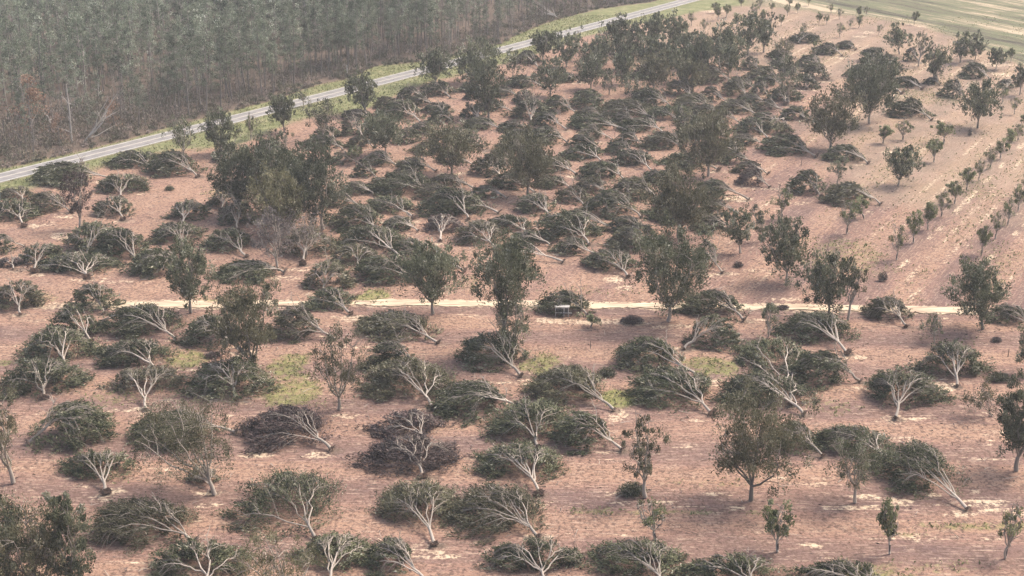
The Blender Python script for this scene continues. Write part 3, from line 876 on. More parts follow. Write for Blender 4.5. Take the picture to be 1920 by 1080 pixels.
    bk = ((sk[:, 0] - cx) * -u[0] / a + (sk[:, 1] - cy) * -u[1] / b)
    sk = sk[~((bk > .55) & (rng.rand(ns) < .8))]
    C = np.concatenate([C, sk])
    tone = np.concatenate([tone_c, rng.rand(len(sk))])
    C[:, 2] = np.maximum(C[:, 2], .05)
    Dv = np.stack([C[:, 0] - fork[0], C[:, 1] - fork[1], np.zeros(len(C))], 1)
    Dv = unit(Dv) + rng.normal(size=C.shape) * .42 + np.array([0, 0, -.05])
    tone = np.clip(tone * .75 - .1 + rng.rand(len(C)) * .42, 0, 1)
    leaves(leaf, C, Dv, size * 1.45, size * .42, rng, tone)
    return wood_, leaf, r0, u


def gen_root(rng, r0, u):
    """upturned disc of soil and broken roots behind the root collar"""
    mb = MB()
    R = r0 * rng.choice([1.8, 2.7, 3.8])
    ax = np.array([-u[0], -u[1], 0.0])
    side = np.array([-u[1], u[0], 0.0])
    up = unit(np.array([-u[0] * .35, -u[1] * .35, 1.0]))
    nr_, ns_ = 5, 12
    V = []
    for k in range(nr_):
        f = k / (nr_ - 1)
        rad = R * math.sin(math.pi * min(f * .93 + .05, 1)) ** .6
        for j in range(ns_):
            t = j / ns_ * 2 * math.pi
            w = rad * rng.uniform(.5, 1.25)
            V.append(ax * (-.12 + f * R * .55) + side * math.cos(t) * w + up * max(math.sin(t) * w + R * .45, -.12))
    V = np.array(V)
    idx = np.arange(nr_ * ns_).reshape(nr_, ns_)
    qd = np.stack([idx[:-1], np.roll(idx[:-1], -1, 1), np.roll(idx[1:], -1, 1), idx[1:]], -1).reshape(-1, 4)
    mb.add(V, qd)
    for endr, sgn in ((idx[0], 1), (idx[-1], -1)):
        cen_ = V[endr].mean(0)
        base = mb.n
        vv = np.concatenate([V[endr], cen_[None]])
        fq = [[j, (j + 1) % ns_, ns_, ns_] for j in range(0)]
        q2 = [[j, (j + 1) % ns_, (j + 2) % ns_, ns_] for j in range(0, ns_, 2)]
        mb.add(vv, np.array(q2))
    ps, rsd = [], []
    for k in range(9):
        t = rng.uniform(-.5, math.pi + .5)
        p0 = ax * .1 + up * R * .4
        p1 = ax * rng.uniform(.1, .9) * R + side * math.cos(t) * R * rng.uniform(1.1, 1.9) + up * (math.sin(t) * R * rng.uniform(1.0, 1.8) + R * .4)
        p1[2] = max(p1[2], .03)
        ps.append(curve(p0, p1, np.array([rng.normal() * .1, rng.normal() * .1, .05]), 4, rng))
        rsd.append(np.linspace(.07, .02, 4))
    tubes(mb, np.array(ps), np.array(rsd) * .8, 4)
    return mb


def solve_heap(x0, y0, x1, y1):
    gy = y1
    m = project(*ground((x0 + x1) / 2, y1 - (y1 - y0) * .35))[2]
    a = (x1 - x0) / 2 / m * 1.05
    Gy = (y1 - HORIZ) ** 2 / (CAM_H * F_PX / CP ** 2) * .93
    Vz = m * CP
    T = y1 - y0
    best = None
    for fb in np.linspace(.45, 1.15, 15):
        b = fb * a
        k = T - b * Gy
        h2 = k * k - (b * Gy) ** 2
        h = math.sqrt(h2) / Vz if h2 > 0 else .5
        cost = abs(h - .50 * a) / a + abs(fb - .8) * .8 + (2 if h2 <= 0 else 0)
        if best is None or cost < best[0]:
            best = (cost, b, h)
    _, b, h = best
    h = min(max(h, 1.0), 4.4) * .92
    gx, gyw = ground((x0 + x1) / 2, y1)
    # centre column: keep the pixel column at the depth of the centre
    cyw = gyw + b
    pxm = project(gx, cyw)
    cx = gx * (1 + (cyw - gyw) * CP / (gyw * CP + CAM_H * SP))
    return cx, cyw, a, b, h


fallen_items = []
occupied = []
for f in FALL_R:
    bx, by, x0, y0, x1, y1 = map(float, f[:6])
    cx, cy, a, b, h = solve_heap(x0, y0, x1, y1)
    X, Y = ground(bx, by)
    fallen_items.append(dict(x=bx, y=by, X=X, Y=Y, cx=cx, cy=cy, a=a, b=b, h=h, col=f[6]))
    occupied.append((cx, cy))
stand_items = []
for f in rows(STANDING):
    bx, by, xl, xr, yt, yb = map(float, f[:6])
    X, Y = ground(bx, by)
    m = project(X, Y)[2]
    stand_items.append(dict(x=bx, y=by, X=X, Y=Y, W=(xr - xl) / m, H=(by - yt) / (m * CP) * .985, zb=max((by - yb) / (m * CP), .4), off=((xl + xr) / 2 - bx) / m, kind=f[6], col=f[7]))
    occupied.append((X, Y))
# the dense middle of the orchard: fill gaps of the planting grid with further toppled trees
POLY = [(640, 232), (800, 162), (950, 132), (1040, 190), (1240, 180), (1470, 122), (1520, 170), (1430, 300), (1340, 430), (900, 500), (620, 500), (640, 330)]


def inpoly(x, y, poly):
    r = False
    for i in range(len(poly)):
        (xa, ya), (xb, yb) = poly[i], poly[i - 1]
        if (ya > y) != (yb > y) and x < (xb - xa) * (y - ya) / (yb - ya) + xa:
            r = not r
    return r


rg = np.random.RandomState(77)
cand = [(gx_, gy_) for gy_ in np.arange(170, 420, 2.5) for gx_ in np.arange(-90, 110, 2.5)]
for gx_, gy_ in cand:
    px_, py_, m_ = project(gx_, gy_)
    if not inpoly(px_, py_, POLY):
        continue
    if min((gx_ - o_[0]) ** 2 + (gy_ - o_[1]) ** 2 for o_ in occupied) < 7.6 ** 2:
        continue
    a = rg.uniform(2.9, 3.9)
    b = a * .75
    occupied.append((gx_, gy_))
    X, Y = gx_ + a * rg.uniform(.9, 1.4), gy_ - b * rg.uniform(.6, 1.1)
    p_ = project(X, Y)
    fallen_items.append(dict(x=p_[0], y=p_[1], X=X, Y=Y, cx=gx_, cy=gy_, a=a, b=b, h=rg.uniform(1.8, 2.5), col='g' if rg.rand() < .85 else 'm'))

for it in fallen_items:
    size = "small " if it['a'] < 2.6 else ("wide " if it['a'] > 4.6 else "")
    it['look'] = size + {'g': "green", 'm': "sparse olive brown", 'd': "withered brown"}[it['col']]
    dx = it['cx'] - it['X']
label_all(fallen_items, "toppled tree")
for i, it in enumerate(fallen_items):
    rng = np.random.RandomState(1000 + i)
    pm = F_PX / (it['Y'] * CP + CAM_H * SP) * 1024 / 1920
    w_, l_, r0, u = gen_fallen(rng, it['cx'] - it['X'], it['cy'] - it['Y'], it['a'], it['b'], it['h'], pm, .45 if it['col'] == 'm' else 0)
    e = empty("fallen_tree", it['X'], it['Y'], it['label'], "fallen tree", "uprooted orchard trees lying on the soil")
    part("trunk", w_.mesh("fallen_trunk", BARK, True), e)
    part("crown", l_.mesh("fallen_crown", LEAF[{'g': 'g' if rng.rand() < .8 else 'o', 'm': 'o', 'd': 'd'}[it['col']]]), e)
    part("root_plate", gen_root(rng, r0, u).mesh("root_plate", ROOT), e)


# ------------------------------------------------------------------ standing trees
def gen_stand(rng, H, W, zb, off, kind, pm):
    wood_, leaf = MB(), MB()
    r0 = np.clip(.017 * H + .02, .05, .26)
    zf = np.clip(max(zb * .8, .16 * H), .1 * H, .4 * H)
    top = np.array([off * .25, rng.normal() * .15, zf])
    tubes(wood_, curve(np.zeros(3), top, np.array([rng.normal() * .08, 0, 0]), 5, rng)[None], np.linspace(r0 * 1.25, r0 * .85, 5)[None], 7)
    n = rng.randint(5, 9)
    cz, hz_ = (H + zb) / 2, (H - zb) / 2
    mains, MR = [], []
    for k in range(n):
        an = k / n * 2 * math.pi + rng.uniform(-.4, .4)
        rr = W / 2 * rng.uniform(.25, .95) if k else W * .08
        zt = H * rng.uniform(.72, .97) if rr < W * .3 else H * rng.uniform(.55, .85)
        p0 = top * rng.uniform(.8, 1.0)
        p1 = np.array([off + rr * math.cos(an), rr * math.sin(an), max(zt, zb + .3 * (H - zb))])
        out = np.array([math.cos(an), math.sin(an), 0]) * rr * rng.uniform(0.05, .35)
        mains.append(curve(p0, p1, out, 8, rng, .012 * H))
        MR.append(np.linspace(r0 * .6, .03, 8))
    tubes(wood_, np.array(mains), np.array(MR), 5)
    sides, SR, ends = [], [], []
    for P in mains:
        for j in range(7):
            i0 = rng.randint(2, 8)
            p0 = P[i0]
            d = unit(rng.normal(size=3) * np.array([1, 1, .5]) + np.array([0, 0, .45]))
            ln = W * rng.uniform(.12, .26)
            p1 = p0 + d * ln
            p1[2] = min(p1[2], H)
            sides.append(curve(p0, p1, np.array([0, 0, .12]), 5, rng, .05))
            SR.append(np.linspace(.05, .018, 5))
            ends.append(p1)
        ends.append(P[-1])
    tubes(wood_, np.array(sides), np.array(SR), 4, rng.uniform(.2, .8, len(sides)))
    tw, TR = [], []
    for S_ in sides:
        for m in range(3):
            q0 = S_[rng.randint(2, 5)]
            q1 = q0 + rng.normal(size=3) * W * .06 + np.array([0, 0, .1])
            tw.append(curve(q0, q1, np.zeros(3), 3, rng))
            TR.append(np.array([.02, .016, .011]) * max(1., 5.5 / pm))
            ends.append(q1)
    tubes(wood_, np.array(tw), np.array(TR), 3, rng.uniform(0, .5, len(tw)))
    ends = np.array(ends)
    size = np.clip(2.5 / pm, .26, .75)
    dens = {'F': .74, 'T': .4, 'B': .12}[kind]
    vol = 4 / 3 * math.pi * (W / 2) ** 2 * hz_
    nc = int(np.clip(vol ** .7 * 2.4 * (.4 + .6 * dens), 14, 150))
    dirs = unit(rng.normal(size=(nc, 3)))
    rad = rng.uniform(.3, 1.08, nc)[:, None] ** .55
    lump = (.95 + .34 * np.sin(dirs[:, :1] * 5 + rng.uniform(0, 6)) * np.cos(dirs[:, 1:2] * 4 + rng.uniform(0, 6)) + .18 * np.sin(dirs[:, 2:] * 7 + rng.uniform(0, 6)))
    Cc = dirs * rad * lump * np.array([W / 2 * 1.06, W / 2 * 1.0, hz_ * .95]) + np.array([off, 0, cz])
    # narrower towards the fork (vase shape)
    k_ = np.clip((Cc[:, 2] - zb) / (H - zb), 0, 1)
    sc_ = .72 + .28 * sm(0, .4, k_)
    Cc[:, 0] = off + (Cc[:, 0] - off) * sc_
    Cc[:, 1] *= sc_
    pick = ends[rng.randint(len(ends), size=int(nc * .5))]
    Cc = np.concatenate([Cc, pick]) if kind != 'T' else np.concatenate([Cc[: nc // 2], pick])
    nc = len(Cc)
    N = int(np.clip(W * (H - zb) * 2.6 * dens * 3.0 / (size * size * .42), 160, 13000))
    per = max(N // nc, 3)
    C = np.repeat(Cc, per, 0)
    sg = W * (1.7 if W < 4.5 else 1.0) * np.repeat(rng.uniform(.022, .07, nc), per)[:, None]
    C = C + np.clip(rng.normal(size=C.shape), -1.6, 1.6) * sg * np.array([.85, .85, 1.15])
    C[:, 2] = np.clip(C[:, 2], .15, None)
    Dv = unit(C - np.array([off, 0, zf])) + rng.normal(size=C.shape) * .6 + np.array([0, 0, .25])
    tone = np.repeat(rng.rand(nc), per)
    tone = np.clip(tone * .7 - .08 + rng.rand(len(C)) * .42, 0, 1)
    leaves(leaf, C, Dv, size * (1.15 if kind == 'F' else .9), size * (.5 if kind == 'F' else .36), rng, tone)
    return wood_, leaf


for it in stand_items:
    it['look'] = ("tall " if it['H'] > 10 else ("small " if it['H'] < 5.5 else "")) + {'F': "full ", 'T': "thinly leaved ", 'B': "almost bare "}[it['kind']] + \
        {'g': "green", 'o': "olive", 'y': "yellow green", 'd': "brown", 'b': "light brown"}[it['col']]
label_all(stand_items, "standing tree")
for i, it in enumerate(stand_items):
    rng = np.random.RandomState(5000 + i)
    pm = F_PX / (it['Y'] * CP + CAM_H * SP) * 1024 / 1920
    w_, l_ = gen_stand(rng, it['H'], it['W'], it['zb'], it['off'], it['kind'], pm)
    e = empty("orchard_tree", it['X'], it['Y'], it['label'], "tree", "orchard trees left standing")
    part("trunk", w_.mesh("tree_trunk", BARK if rng.rand() < .35 or it['kind'] == 'T' else BARK_D, True), e)
    part("crown", l_.mesh("tree_crown", LEAF['S' if it['col'] == 'g' else it['col']]), e)

# ------------------------------------------------------------------ saplings (prototypes, then copies)
guard_m = noise_mat("tree_guard", (.025, .022, .02), (.06, .052, .048), 5, .7)
sap_protos = []
for k in range(7):
    rng = np.random.RandomState(9000 + k)
    w_, l_ = gen_stand(rng, 5.0, 2.5, 1.5, rng.normal() * .1, 'F' if k % 3 else 'T', 8.0)
    tmb, gmb = MB(), MB()
    tubes(gmb, np.array([[[0, 0, 0], [0.01, 0, .4], [0, .01, .85]]]), np.full((1, 3), .075), 8)
    sap_protos.append((w_.mesh("sapling_trunk", BARK, True), l_.mesh("sapling_crown", LEAF['s']), gmb.mesh("tree_guard", guard_m)))
sap_items = []
for f in rows(SAPLINGS):
    bx, by, w, h, lean = map(float, f)
    X, Y = ground(bx, by)
    m = project(X, Y)[2]
    sap_items.append(dict(x=bx, y=by, X=X, Y=Y, W=w / m, H=h / (m * CP), lean=lean, look="leaning green" if abs(lean) > 8 else "slender green"))
label_all(sap_items, "young tree")
for i, it in enumerate(sap_items):
    me = sap_protos[i % 7]
    e = empty("sapling", it['X'], it['Y'], it['label'], "young tree", "young trees planted between the old ones", rz=(i * 1.7) % 6.28, tilt=(0, math.radians(it['lean'])))
    if abs(it['lean']) > 1:
        e.rotation_euler = (0, math.radians(it['lean']), 0)
    e.scale = (it['W'] / 2.7, it['W'] / 2.7, it['H'] / 5.1)
    for nm, mm in zip(("trunk", "crown", "tree_guard"), me):
        if nm == "tree_guard" and it['y'] < 200:
            continue
        part(nm, mm, e)

# ------------------------------------------------------------------ small things in the orchard
stake_m = noise_mat("stake_wood", (.05, .04, .035), (.11, .09, .08), 6, .8)
stk = []
for (bx, by) in STAKES:
    stk.append(dict(x=bx, y=by, look="short dark"))
label_all(stk, "stake")
for it in stk:
    X, Y = ground(it['x'], it['y'])
    mb = MB()
    tubes(mb, np.array([[[0, 0, -.2], [.01, 0, .5], [.03, 0, 1.05]]]), np.array([[.06, .055, .05]]), 6)
    tubes(mb, np.array([[[.03, 0, 1.05], [.03, 0, 1.07], [.03, 0, 1.075]]]), np.array([[.05, .04, .001]]), 6)
    o = link(bpy.data.objects.new("stake", mb.mesh("stake", stake_m)))
    o.location = (X, Y, 0)
    o["label"], o["category"], o["group"] = it['label'], "stake", "dark stakes marking lost trees"
bs = [dict(x=b[0], y=b[1], w=b[2], h=b[3], col=b[4], look={'g': "low green", 'd': "withered brown"}[b[4]]) for b in BUSHES]
label_all(bs, "clump of broken branches")
for i, it in enumerate(bs):
    X, Y = ground(it['x'], it['y'])
    m = project(X, Y)[2]
    rng = np.random.RandomState(7000 + i)
    a, h = it['w'] / 2 / m, it['h'] / m * .7
    wd, lf = MB(), MB()
    n = 26
    P = []
    for k in range(n):
        d = unit(rng.normal(size=3) * np.array([1, .8, .5]) + np.array([0, 0, .3]))
        d[2] = abs(d[2])
        P.append(curve(np.array([rng.normal() * .1, rng.normal() * .1, .03]), d * np.array([a, a * .7, h * 1.2]), np.array([0, 0, .1]), 4, rng))
    tubes(wd, np.array(P), np.tile(np.linspace(.05, .02, 4), (n, 1)), 4)
    N = int(max(a * a * 500, 160))
    d = unit(rng.normal(size=(N, 3)))
    d[:, 2] = np.abs(d[:, 2])
    C = d * rng.uniform(.3, 1, (N, 1)) * np.array([a, a * .7, h]) + np.array([0, 0, .05])
    leaves(lf, C, d + rng.normal(size=d.shape) * .6, .3, .1, rng)
    e = empty("branch_clump", X, Y, it['label'], "broken branches", "clumps of broken branches on the soil")
    part("stems", wd.mesh("clump_stems", BARK_D), e)
    part("foliage", lf.mesh("clump_foliage", LEAF[it['col']]), e)


def box(mb, cx, cy, cz, sx, sy, sz):
    v = np.array([(x, y, z) for z in (-.5, .5) for y in (-.5, .5) for x in (-.5, .5)]) * [sx, sy, sz] + [cx, cy, cz]
    mb.add(v, [(0, 2, 3, 1), (4, 5, 7, 6), (0, 1, 5, 4), (2, 6, 7, 3), (0, 4, 6, 2), (1, 3, 7, 5)])


# white steel frame with dark panels by the track, half under a toppled tree
white_m = noise_mat("white_enamel", (.36, .34, .32), (.62, .59, .55), 4, .5)
dark_m = noise_mat("dark_panel", (.07, .065, .06), (.13, .12, .11), 3, .8)
X, Y = ground(1056, 592)
e = empty("equipment_frame", X, Y, "white steel frame with dark panels standing beside the track under a fallen tree", "steel frame", rz=-.06)
mb = MB()
for x in (-1.15, .12, .78):
    box(mb, x, -.35, .75, .13, .12, 1.5)
for x in (-1.15, .12, .78):
    box(mb, x, .45, .70, .10, .1, 1.4)
box(mb, -.5, -.353, 1.42, 1.18, .11, .2)
box(mb, .45, -.353, 1.44, .54, .1, .12)
box(mb, -.5, -.353, .62, 1.18, .09, .16)
box(mb, .62, -.42, .62, 1.35, .1, .09)
box(mb, -.18, .05, 1.53, 2.25, 1.0, .05)
part("frame", mb.mesh("steel_frame", white_m), e)
mb = MB()
box(mb, -.5, -.30, 1.02, 1.15, .04, .6)
part("panel", mb.mesh("dark_panel", dark_m), e)
mb = MB()
box(mb, .45, -.30, 1.0, .5, .04, .7)
part("panel", mb.mesh("dark_panel", dark_m), e)
mb = MB()
box(mb, .1, -.55, .52, 2.5, .09, .07)
box(mb, -1.05, -.55, .25, .1, .1, .5)
box(mb, 1.15, -.55, .25, .1, .1, .5)
part("rail", mb.mesh("steel_rail", stake_m), e)

# marker post at the edge of the wood and a pole at the left edge
X, Y = ground(651, 144)
e = empty("marker_post", X, Y, "thin post with white upper half at the edge of the wood by the highway", "marker post")
mb = MB()
tubes(mb, np.array([[[0, 0, -.1], [0, 0, .5], [0, 0, 1.0]]]), np.full((1, 3), .1), 8)
part("post", mb.mesh("post", stake_m), e)
mb = MB()
tubes(mb, np.array([[[0, 0, 1.0], [.02, 0, 2.0], [.05, 0, 3.1]], [[.05, 0, 3.05], [-.4, 0, 3.1], [-1.1, 0, 3.15]]]), np.array([[.12, .12, .1], [.06, .05, .04]]), 8)
part("white_sleeve", mb.mesh("white_sleeve", white_m), e)
X, Y = ground(1, 375)
e = empty("utility_pole", X, Y, "thin grey green pole with small pale lamp head beside highway at left edge", "pole")
mb = MB()
tubes(mb, np.array([[[0, 0, -.3], [0, 0, 4], [0, 0, 8.9]]]), np.array([[.14, .12, .09]]), 8)
part("pole", mb.mesh("pole", noise_mat("pole_paint", (.10, .12, .10), (.17, .19, .16), 2, .7)), e)
mb = MB()
box(mb, .28, 0, 8.95, .9, .28, .16)
part("lamp_head", mb.mesh("lamp_head", white_m), e)


# ------------------------------------------------------------------ the wood beyond the highway
def gen_pine(rng, H, lod, crown_from=.5, wide=2.3, dens=1.0, bare=False):
    wood_, leaf = MB(), MB()
    S = 6 if lod else 3
    lean = rng.normal(size=2) * .35
    top = np.array([lean[0], lean[1], H])
    P = curve(np.zeros(3), top, np.array([rng.normal() * .15, rng.normal() * .15, 0]), 6 if lod else 3, rng)
    tubes(wood_, P[None], np.linspace(.19, .05, len(P))[None], S)
    nb = (22 if lod else 13)
    ps, pr, C, T = [], [], [], []
    for k in range(nb):
        f = k / (nb - 1)
        z = H * (crown_from + (1 - crown_from) * f)
        r = wide * (1 - f) ** .55 * rng.uniform(.45, 1.1) * (.55 + .45 * min(1, f * 5)) + .25
        an = rng.uniform(0, 2 * math.pi)
        p0 = P[0] + (P[-1] - P[0]) * (z / H)
        p1 = p0 + np.array([math.cos(an) * r, math.sin(an) * r, rng.uniform(-.1, .55) * r])
        ps.append(np.stack([p0, (p0 + p1) / 2 + [0, 0, .05], p1]))
        pr.append(np.array([.05, .035, .02]))
        C.append(p0 + (p1 - p0) * .9)
        T.append(rng.rand())
        if rng.rand() < .4:
            C.append(p0 + (p1 - p0) * .4)
            T.append(rng.rand() * .6)
    for k in range(8 if lod else 2):                       # dead stubs on the bare stem
        z = H * rng.uniform(.2, crown_from)
        an = rng.uniform(0, 2 * math.pi)
        r = rng.uniform(.4, 1.3)
        p0 = P[0] + (P[-1] - P[0]) * (z / H)
        p1 = p0 + np.array([math.cos(an) * r, math.sin(an) * r, rng.uniform(-.2, .4)])
        ps.append(np.stack([p0, (p0 + p1) / 2, p1]))
        pr.append(np.array([.03, .022, .015]))
    if bare:
        ex = len(ps)
        for k in range(ex):
            for m in range(3 if lod else 1):
                q0 = ps[k][1 + m % 2]
                q1 = q0 + rng.normal(size=3) * .55 + np.array([0, 0, .5])
                ps.append(np.stack([q0, (q0 + q1) / 2, q1]))
                pr.append(np.array([.03, .022, .014]))
    tubes(wood_, np.array(ps), np.array(pr) * (1.0 if lod else 1.5), 3)
    if not bare:
        C, T = np.array(C), np.array(T)
        per = int((30 if lod else 18) * dens)
        sz = .36 if lod else .46
        D = unit(rng.normal(size=(len(C) * per, 3)) + np.array([0, 0, .15]))
        CC = np.repeat(C, per, 0) + np.clip(rng.normal(size=D.shape), -1.8, 1.8) * [.36, .36, .26] * (wide / 2.4)
        tone = np.clip(np.repeat(T, per) * .55 - .1 + rng.rand(len(CC)) * .45 + (CC[:, 2] - np.repeat(C[:, 2], per)) * .0, 0, 1)
        leaves(leaf, CC, D, sz * 1.1, sz * .5, rng, tone)
    else:
        C = np.array(C)
        D = unit(rng.normal(size=(len(C) * 3, 3)) + np.array([0, 0, .5]))
        leaves(leaf, np.repeat(C, 3, 0) + D * .3, D, .8, .05, rng)
    return wood_, leaf


PN = []
for k in range(6):
    rng = np.random.RandomState(300 + k)
    w_, l_ = gen_pine(rng, 17, True, rng.uniform(.28, .5), rng.uniform(2.2, 3.1), 1.25)
    PN.append(("pine_tree", w_.mesh("pine_trunk", BARK_P), l_.mesh("pine_crown", LEAF['p'])))
HB = []
for k in range(4):
    rng = np.random.RandomState(340 + k)
    w_, l_ = gen_pine(rng, 12, True, rng.uniform(.25, .4), rng.uniform(1.6, 2.4), 1.0, bare=True)
    HB.append(("bare_tree", w_.mesh("bare_trunk", BARK_P), l_.mesh("bare_twigs", LEAF['b'])))
RS = []
for k in range(2):
    rng = np.random.RandomState(360 + k)
    w_, l_ = gen_pine(rng, 9, True, .12, 3.4, 1.3)
    RS.append(("rusty_pine", w_.mesh("rusty_trunk", BARK_P), l_.mesh("rusty_crown", LEAF['r'])))
rw = np.random.RandomState(8)
pts = []
for gy_ in np.arange(205, 700, 3.2):
    half = (gy_ * CP + CAM_H * SP) / F_PX * 1000
    for gx_ in np.arange(-half - 14, 140, 3.2):
        x_, y_ = gx_ + rw.uniform(-2, 2), gy_ + rw.uniform(-2, 2)
        pts.append((x_, y_))
pts = np.array(pts)
dw, px_, py_ = side_of(WOOD, pts[:, 0], pts[:, 1])
pmv = (py_ - HORIZ) ** 2 / (CAM_H * F_PX / CP ** 2)
dm = dw / pmv
scrub = (px_ < 330 + rw.normal(size=len(pts)) * 40) & (dm < 42 + rw.normal(size=len(pts)) * 8)
ok = (dm > np.where(scrub, 5, 2.2)) & (px_ > -130) & (px_ < 1420) & (py_ > -125)
dens_keep = np.where(scrub, .42, .62)
ok &= rw.rand(len(pts)) < dens_keep
pts, dm, px_, py_, scrub = pts[ok], dm[ok], px_[ok], py_[ok], scrub[ok]
order = np.argsort(dm + 0 * py_)
near_idx = set(order[:285].tolist())
brownish = (px_ > 820)
far_mb = {'w': MB(), 'l': MB(), 'b': MB()}
low = []
for k in range(5):
    rng = np.random.RandomState(400 + k)
    low.append(gen_pine(rng, 17, False, rng.uniform(.25, .42), rng.uniform(2.5, 3.4), 1.5))
lowb = []
for k in range(3):
    rng = np.random.RandomState(430 + k)
    lowb.append(gen_pine(rng, 14, False, rng.uniform(.3, .45), rng.uniform(1.6, 2.2), 1.0, bare=True))
low = [(a.data(), b.data()) for a, b in low]
lowb = [(a.data(), b.data()) for a, b in lowb]
cnt = 0
for i in range(len(pts)):
    pb_ = .62 if scrub[i] else (.45 if brownish[i] else .10)
    isb = rw.rand() < pb_
    s = rw.choice([rw.uniform(.4, .8), rw.uniform(.75, 1.15)], p=[.35, .65]) * (.72 if scrub[i] else 1.0) * (.8 if brownish[i] else 1)
    rz = rw.uniform(0, 6.28)
    if i in near_idx:
        nm, wm, lm = (HB if isb else PN)[rw.randint(4 if isb else 6)]
        lab = "leafless grey brown tree among the pines at the edge of the wood" if isb else "slender pine with dark trunk and grey green crown at the edge of the wood"
        e = empty(nm, pts[i, 0], pts[i, 1], lab, "tree" if isb else "pine", "leafless trees at the edge of the wood" if isb else "pines at the edge of the wood", rz=rz, tilt=(rw.normal() * .035, rw.normal() * .035), s=s)
        part("trunk", wm, e)
        part("crown", lm, e)
    else:
        (wv, wq, wr), (lv, lq, lr) = (lowb if isb else low)[rw.randint(3 if isb else 5)]
        c_, s_ = math.cos(rz), math.sin(rz)
        Rm = np.array([[c_, s_, 0], [-s_, c_, 0], [0, 0, 1]]) * s
        off = np.array([pts[i, 0], pts[i, 1], 0])
        far_mb['w'].add(wv @ Rm + off, wq, wr)
        tn = np.clip(lr * .75 + rw.uniform(-.2, .42), 0, 1)
        far_mb['b' if isb else 'l'].add(lv @ Rm + off, lq, tn)
v, q, r = [np.concatenate(z) for z in zip(*[(lambda d, o_: (d[0], d[1] + o_, d[2]))(far_mb[k].data(), 0) for k in ('w',)])]
me = bpy.data.meshes.new("pine_wood")
V, Q, R, MI, off = [], [], [], [], 0
for k, key in enumerate(('w', 'l', 'b')):
    a_, b_, c_ = far_mb[key].data()
    V.append(a_), Q.append(b_ + off), R.append(c_), MI.append(np.full(len(b_), k, np.int32))
    off += len(a_)
me = make_mesh("pine_wood", np.concatenate(V), np.concatenate(Q), np.concatenate(R), BARK_P)
me.materials.append(LEAF['p'])
me.materials.append(LEAF['b'])
me.polygons.foreach_set("material_index", np.concatenate(MI))
o = link(bpy.data.objects.new("pine_wood", me))
o["kind"] = "stuff"
o["label"] = "deep mass of pines and bare trees filling the wood behind its edge"

# singled out trees in the scrub at the left
for (bx, by, s, k, lab) in [(62, 262, 1.5, 0, "rust brown dying pine with broad crown at left edge of the wood"),
                            (215, 246, .75, 1, "small rust brown pine behind the pale leaning tree near the highway"),
                            (112, 268, .7, 1, "small rust brown pine right of the large rusty one")]:
    X, Y = ground(bx, by)
    e = empty("rusty_pine", X, Y, lab, "pine", s=s)
    part("trunk", RS[k][1], e)
    part("crown", RS[k][2], e)
for j, (bx, by, tx_, ty_, fan, lab) in enumerate([(157, 268, 205, 212, 1, "pale leafless tree leaning right with many forked limbs at the wood edge"),
                                                  (135, 268, 132, 165, 0, "tall pale dead trunk snapped off near the scrub by the highway"),
                                                  (185, 190, 188, 150, 0, "short pale snag standing inside the dark pines"),
                                                  (90, 240, 84, 216, 0, "thin pale broken snag in the brown scrub"),
                                                  (1048, 35, 1015, 14, 1, "pale leafless tree leaning left over the far verge")]):
    rng = np.random.RandomState(600 + j)
    X, Y = ground(bx, by)
    m = project(X, Y)[2]
    top = np.array([(tx_ - bx) / m, 1.5, (by - ty_) / (m * CP)])
    mb = MB()
    P = curve(np.zeros(3), top, np.array([rng.normal() * .3, 0, 0]), 7, rng, .05)
    tubes(mb, P[None], np.linspace(.26, .09, 7)[None], 6)
    for k in range(9 if fan else 4):
        p0 = P[rng.randint(1, 6)]
        p1 = p0 + (top * rng.uniform(.35, .7) + rng.normal(size=3) * 1.3 if fan else rng.normal(size=3) * .8 + [0, 0, .5])
        B_ = curve(p0, p1, rng.normal(size=3) * .3, 5, rng, .05)
        tubes(mb, B_[None], np.linspace(.14, .05, 5)[None], 5)
        for m_ in range(3):
            q0 = B_[rng.randint(2, 5)]
            tubes(mb, curve(q0, q0 + unit(p1 - p0) * .9 + rng.normal(size=3) * .5, np.zeros(3), 3, rng)[None], np.array([[.04, .03, .02]]), 3)
    o = link(bpy.data.objects.new("dead_tree", mb.mesh("dead_tree", BARK_W)))
    o.location = (X, Y, 0)
    o["label"], o["category"] = lab, "dead tree"

# brush under and before the wood
ub = MB()
N0 = 12000
gx_ = rw.uniform(-150, 150, N0 * 3)
gy_ = rw.uniform(205, 560, N0 * 3)
d_, p1_, p2_ = side_of(WOOD, gx_, gy_)
d_ = d_ / ((p2_ - HORIZ) ** 2 / (CAM_H * F_PX / CP ** 2))
k_ = (d_ > -.5) & (p1_ > -100) & (p1_ < 1400) & ((d_ < 7) | ((rw.rand(len(d_)) < .5) & (d_ < 34)) | ((p1_ < 345) & (d_ < 42)))
for (qx0, qx1, qy0, qy1) in [(138, 215, 250, 300), (122, 146, 255, 300), (50, 80, 255, 300)]:
    k_ &= ~((p1_ > qx0) & (p1_ < qx1) & (p2_ > qy0) & (p2_ < qy1) & (rw.rand(len(p1_)) < .45))
cc = np.stack([gx_[k_], gy_[k_], np.zeros(k_.sum())], 1)
print("brush clumps", len(cc), "wood trees", len(pts), "fallen", len(fallen_items), "standing", len(stand_items))
scr = (p1_[k_] < 345) & (d_[k_] > 2.2)
hh = rw.uniform(.5, 2.0, len(cc)) * np.clip(.45 + d_[k_] / 8, .35, 1.4) * np.where(scr, rw.uniform(1.0, 3.4, len(cc)), 1)
per = 48
C = np.repeat(cc, per, 0)
Hh = np.repeat(hh, per)
dv = rw.normal(size=C.shape)
dv[:, 2] = np.abs(dv[:, 2])
dv = unit(dv)
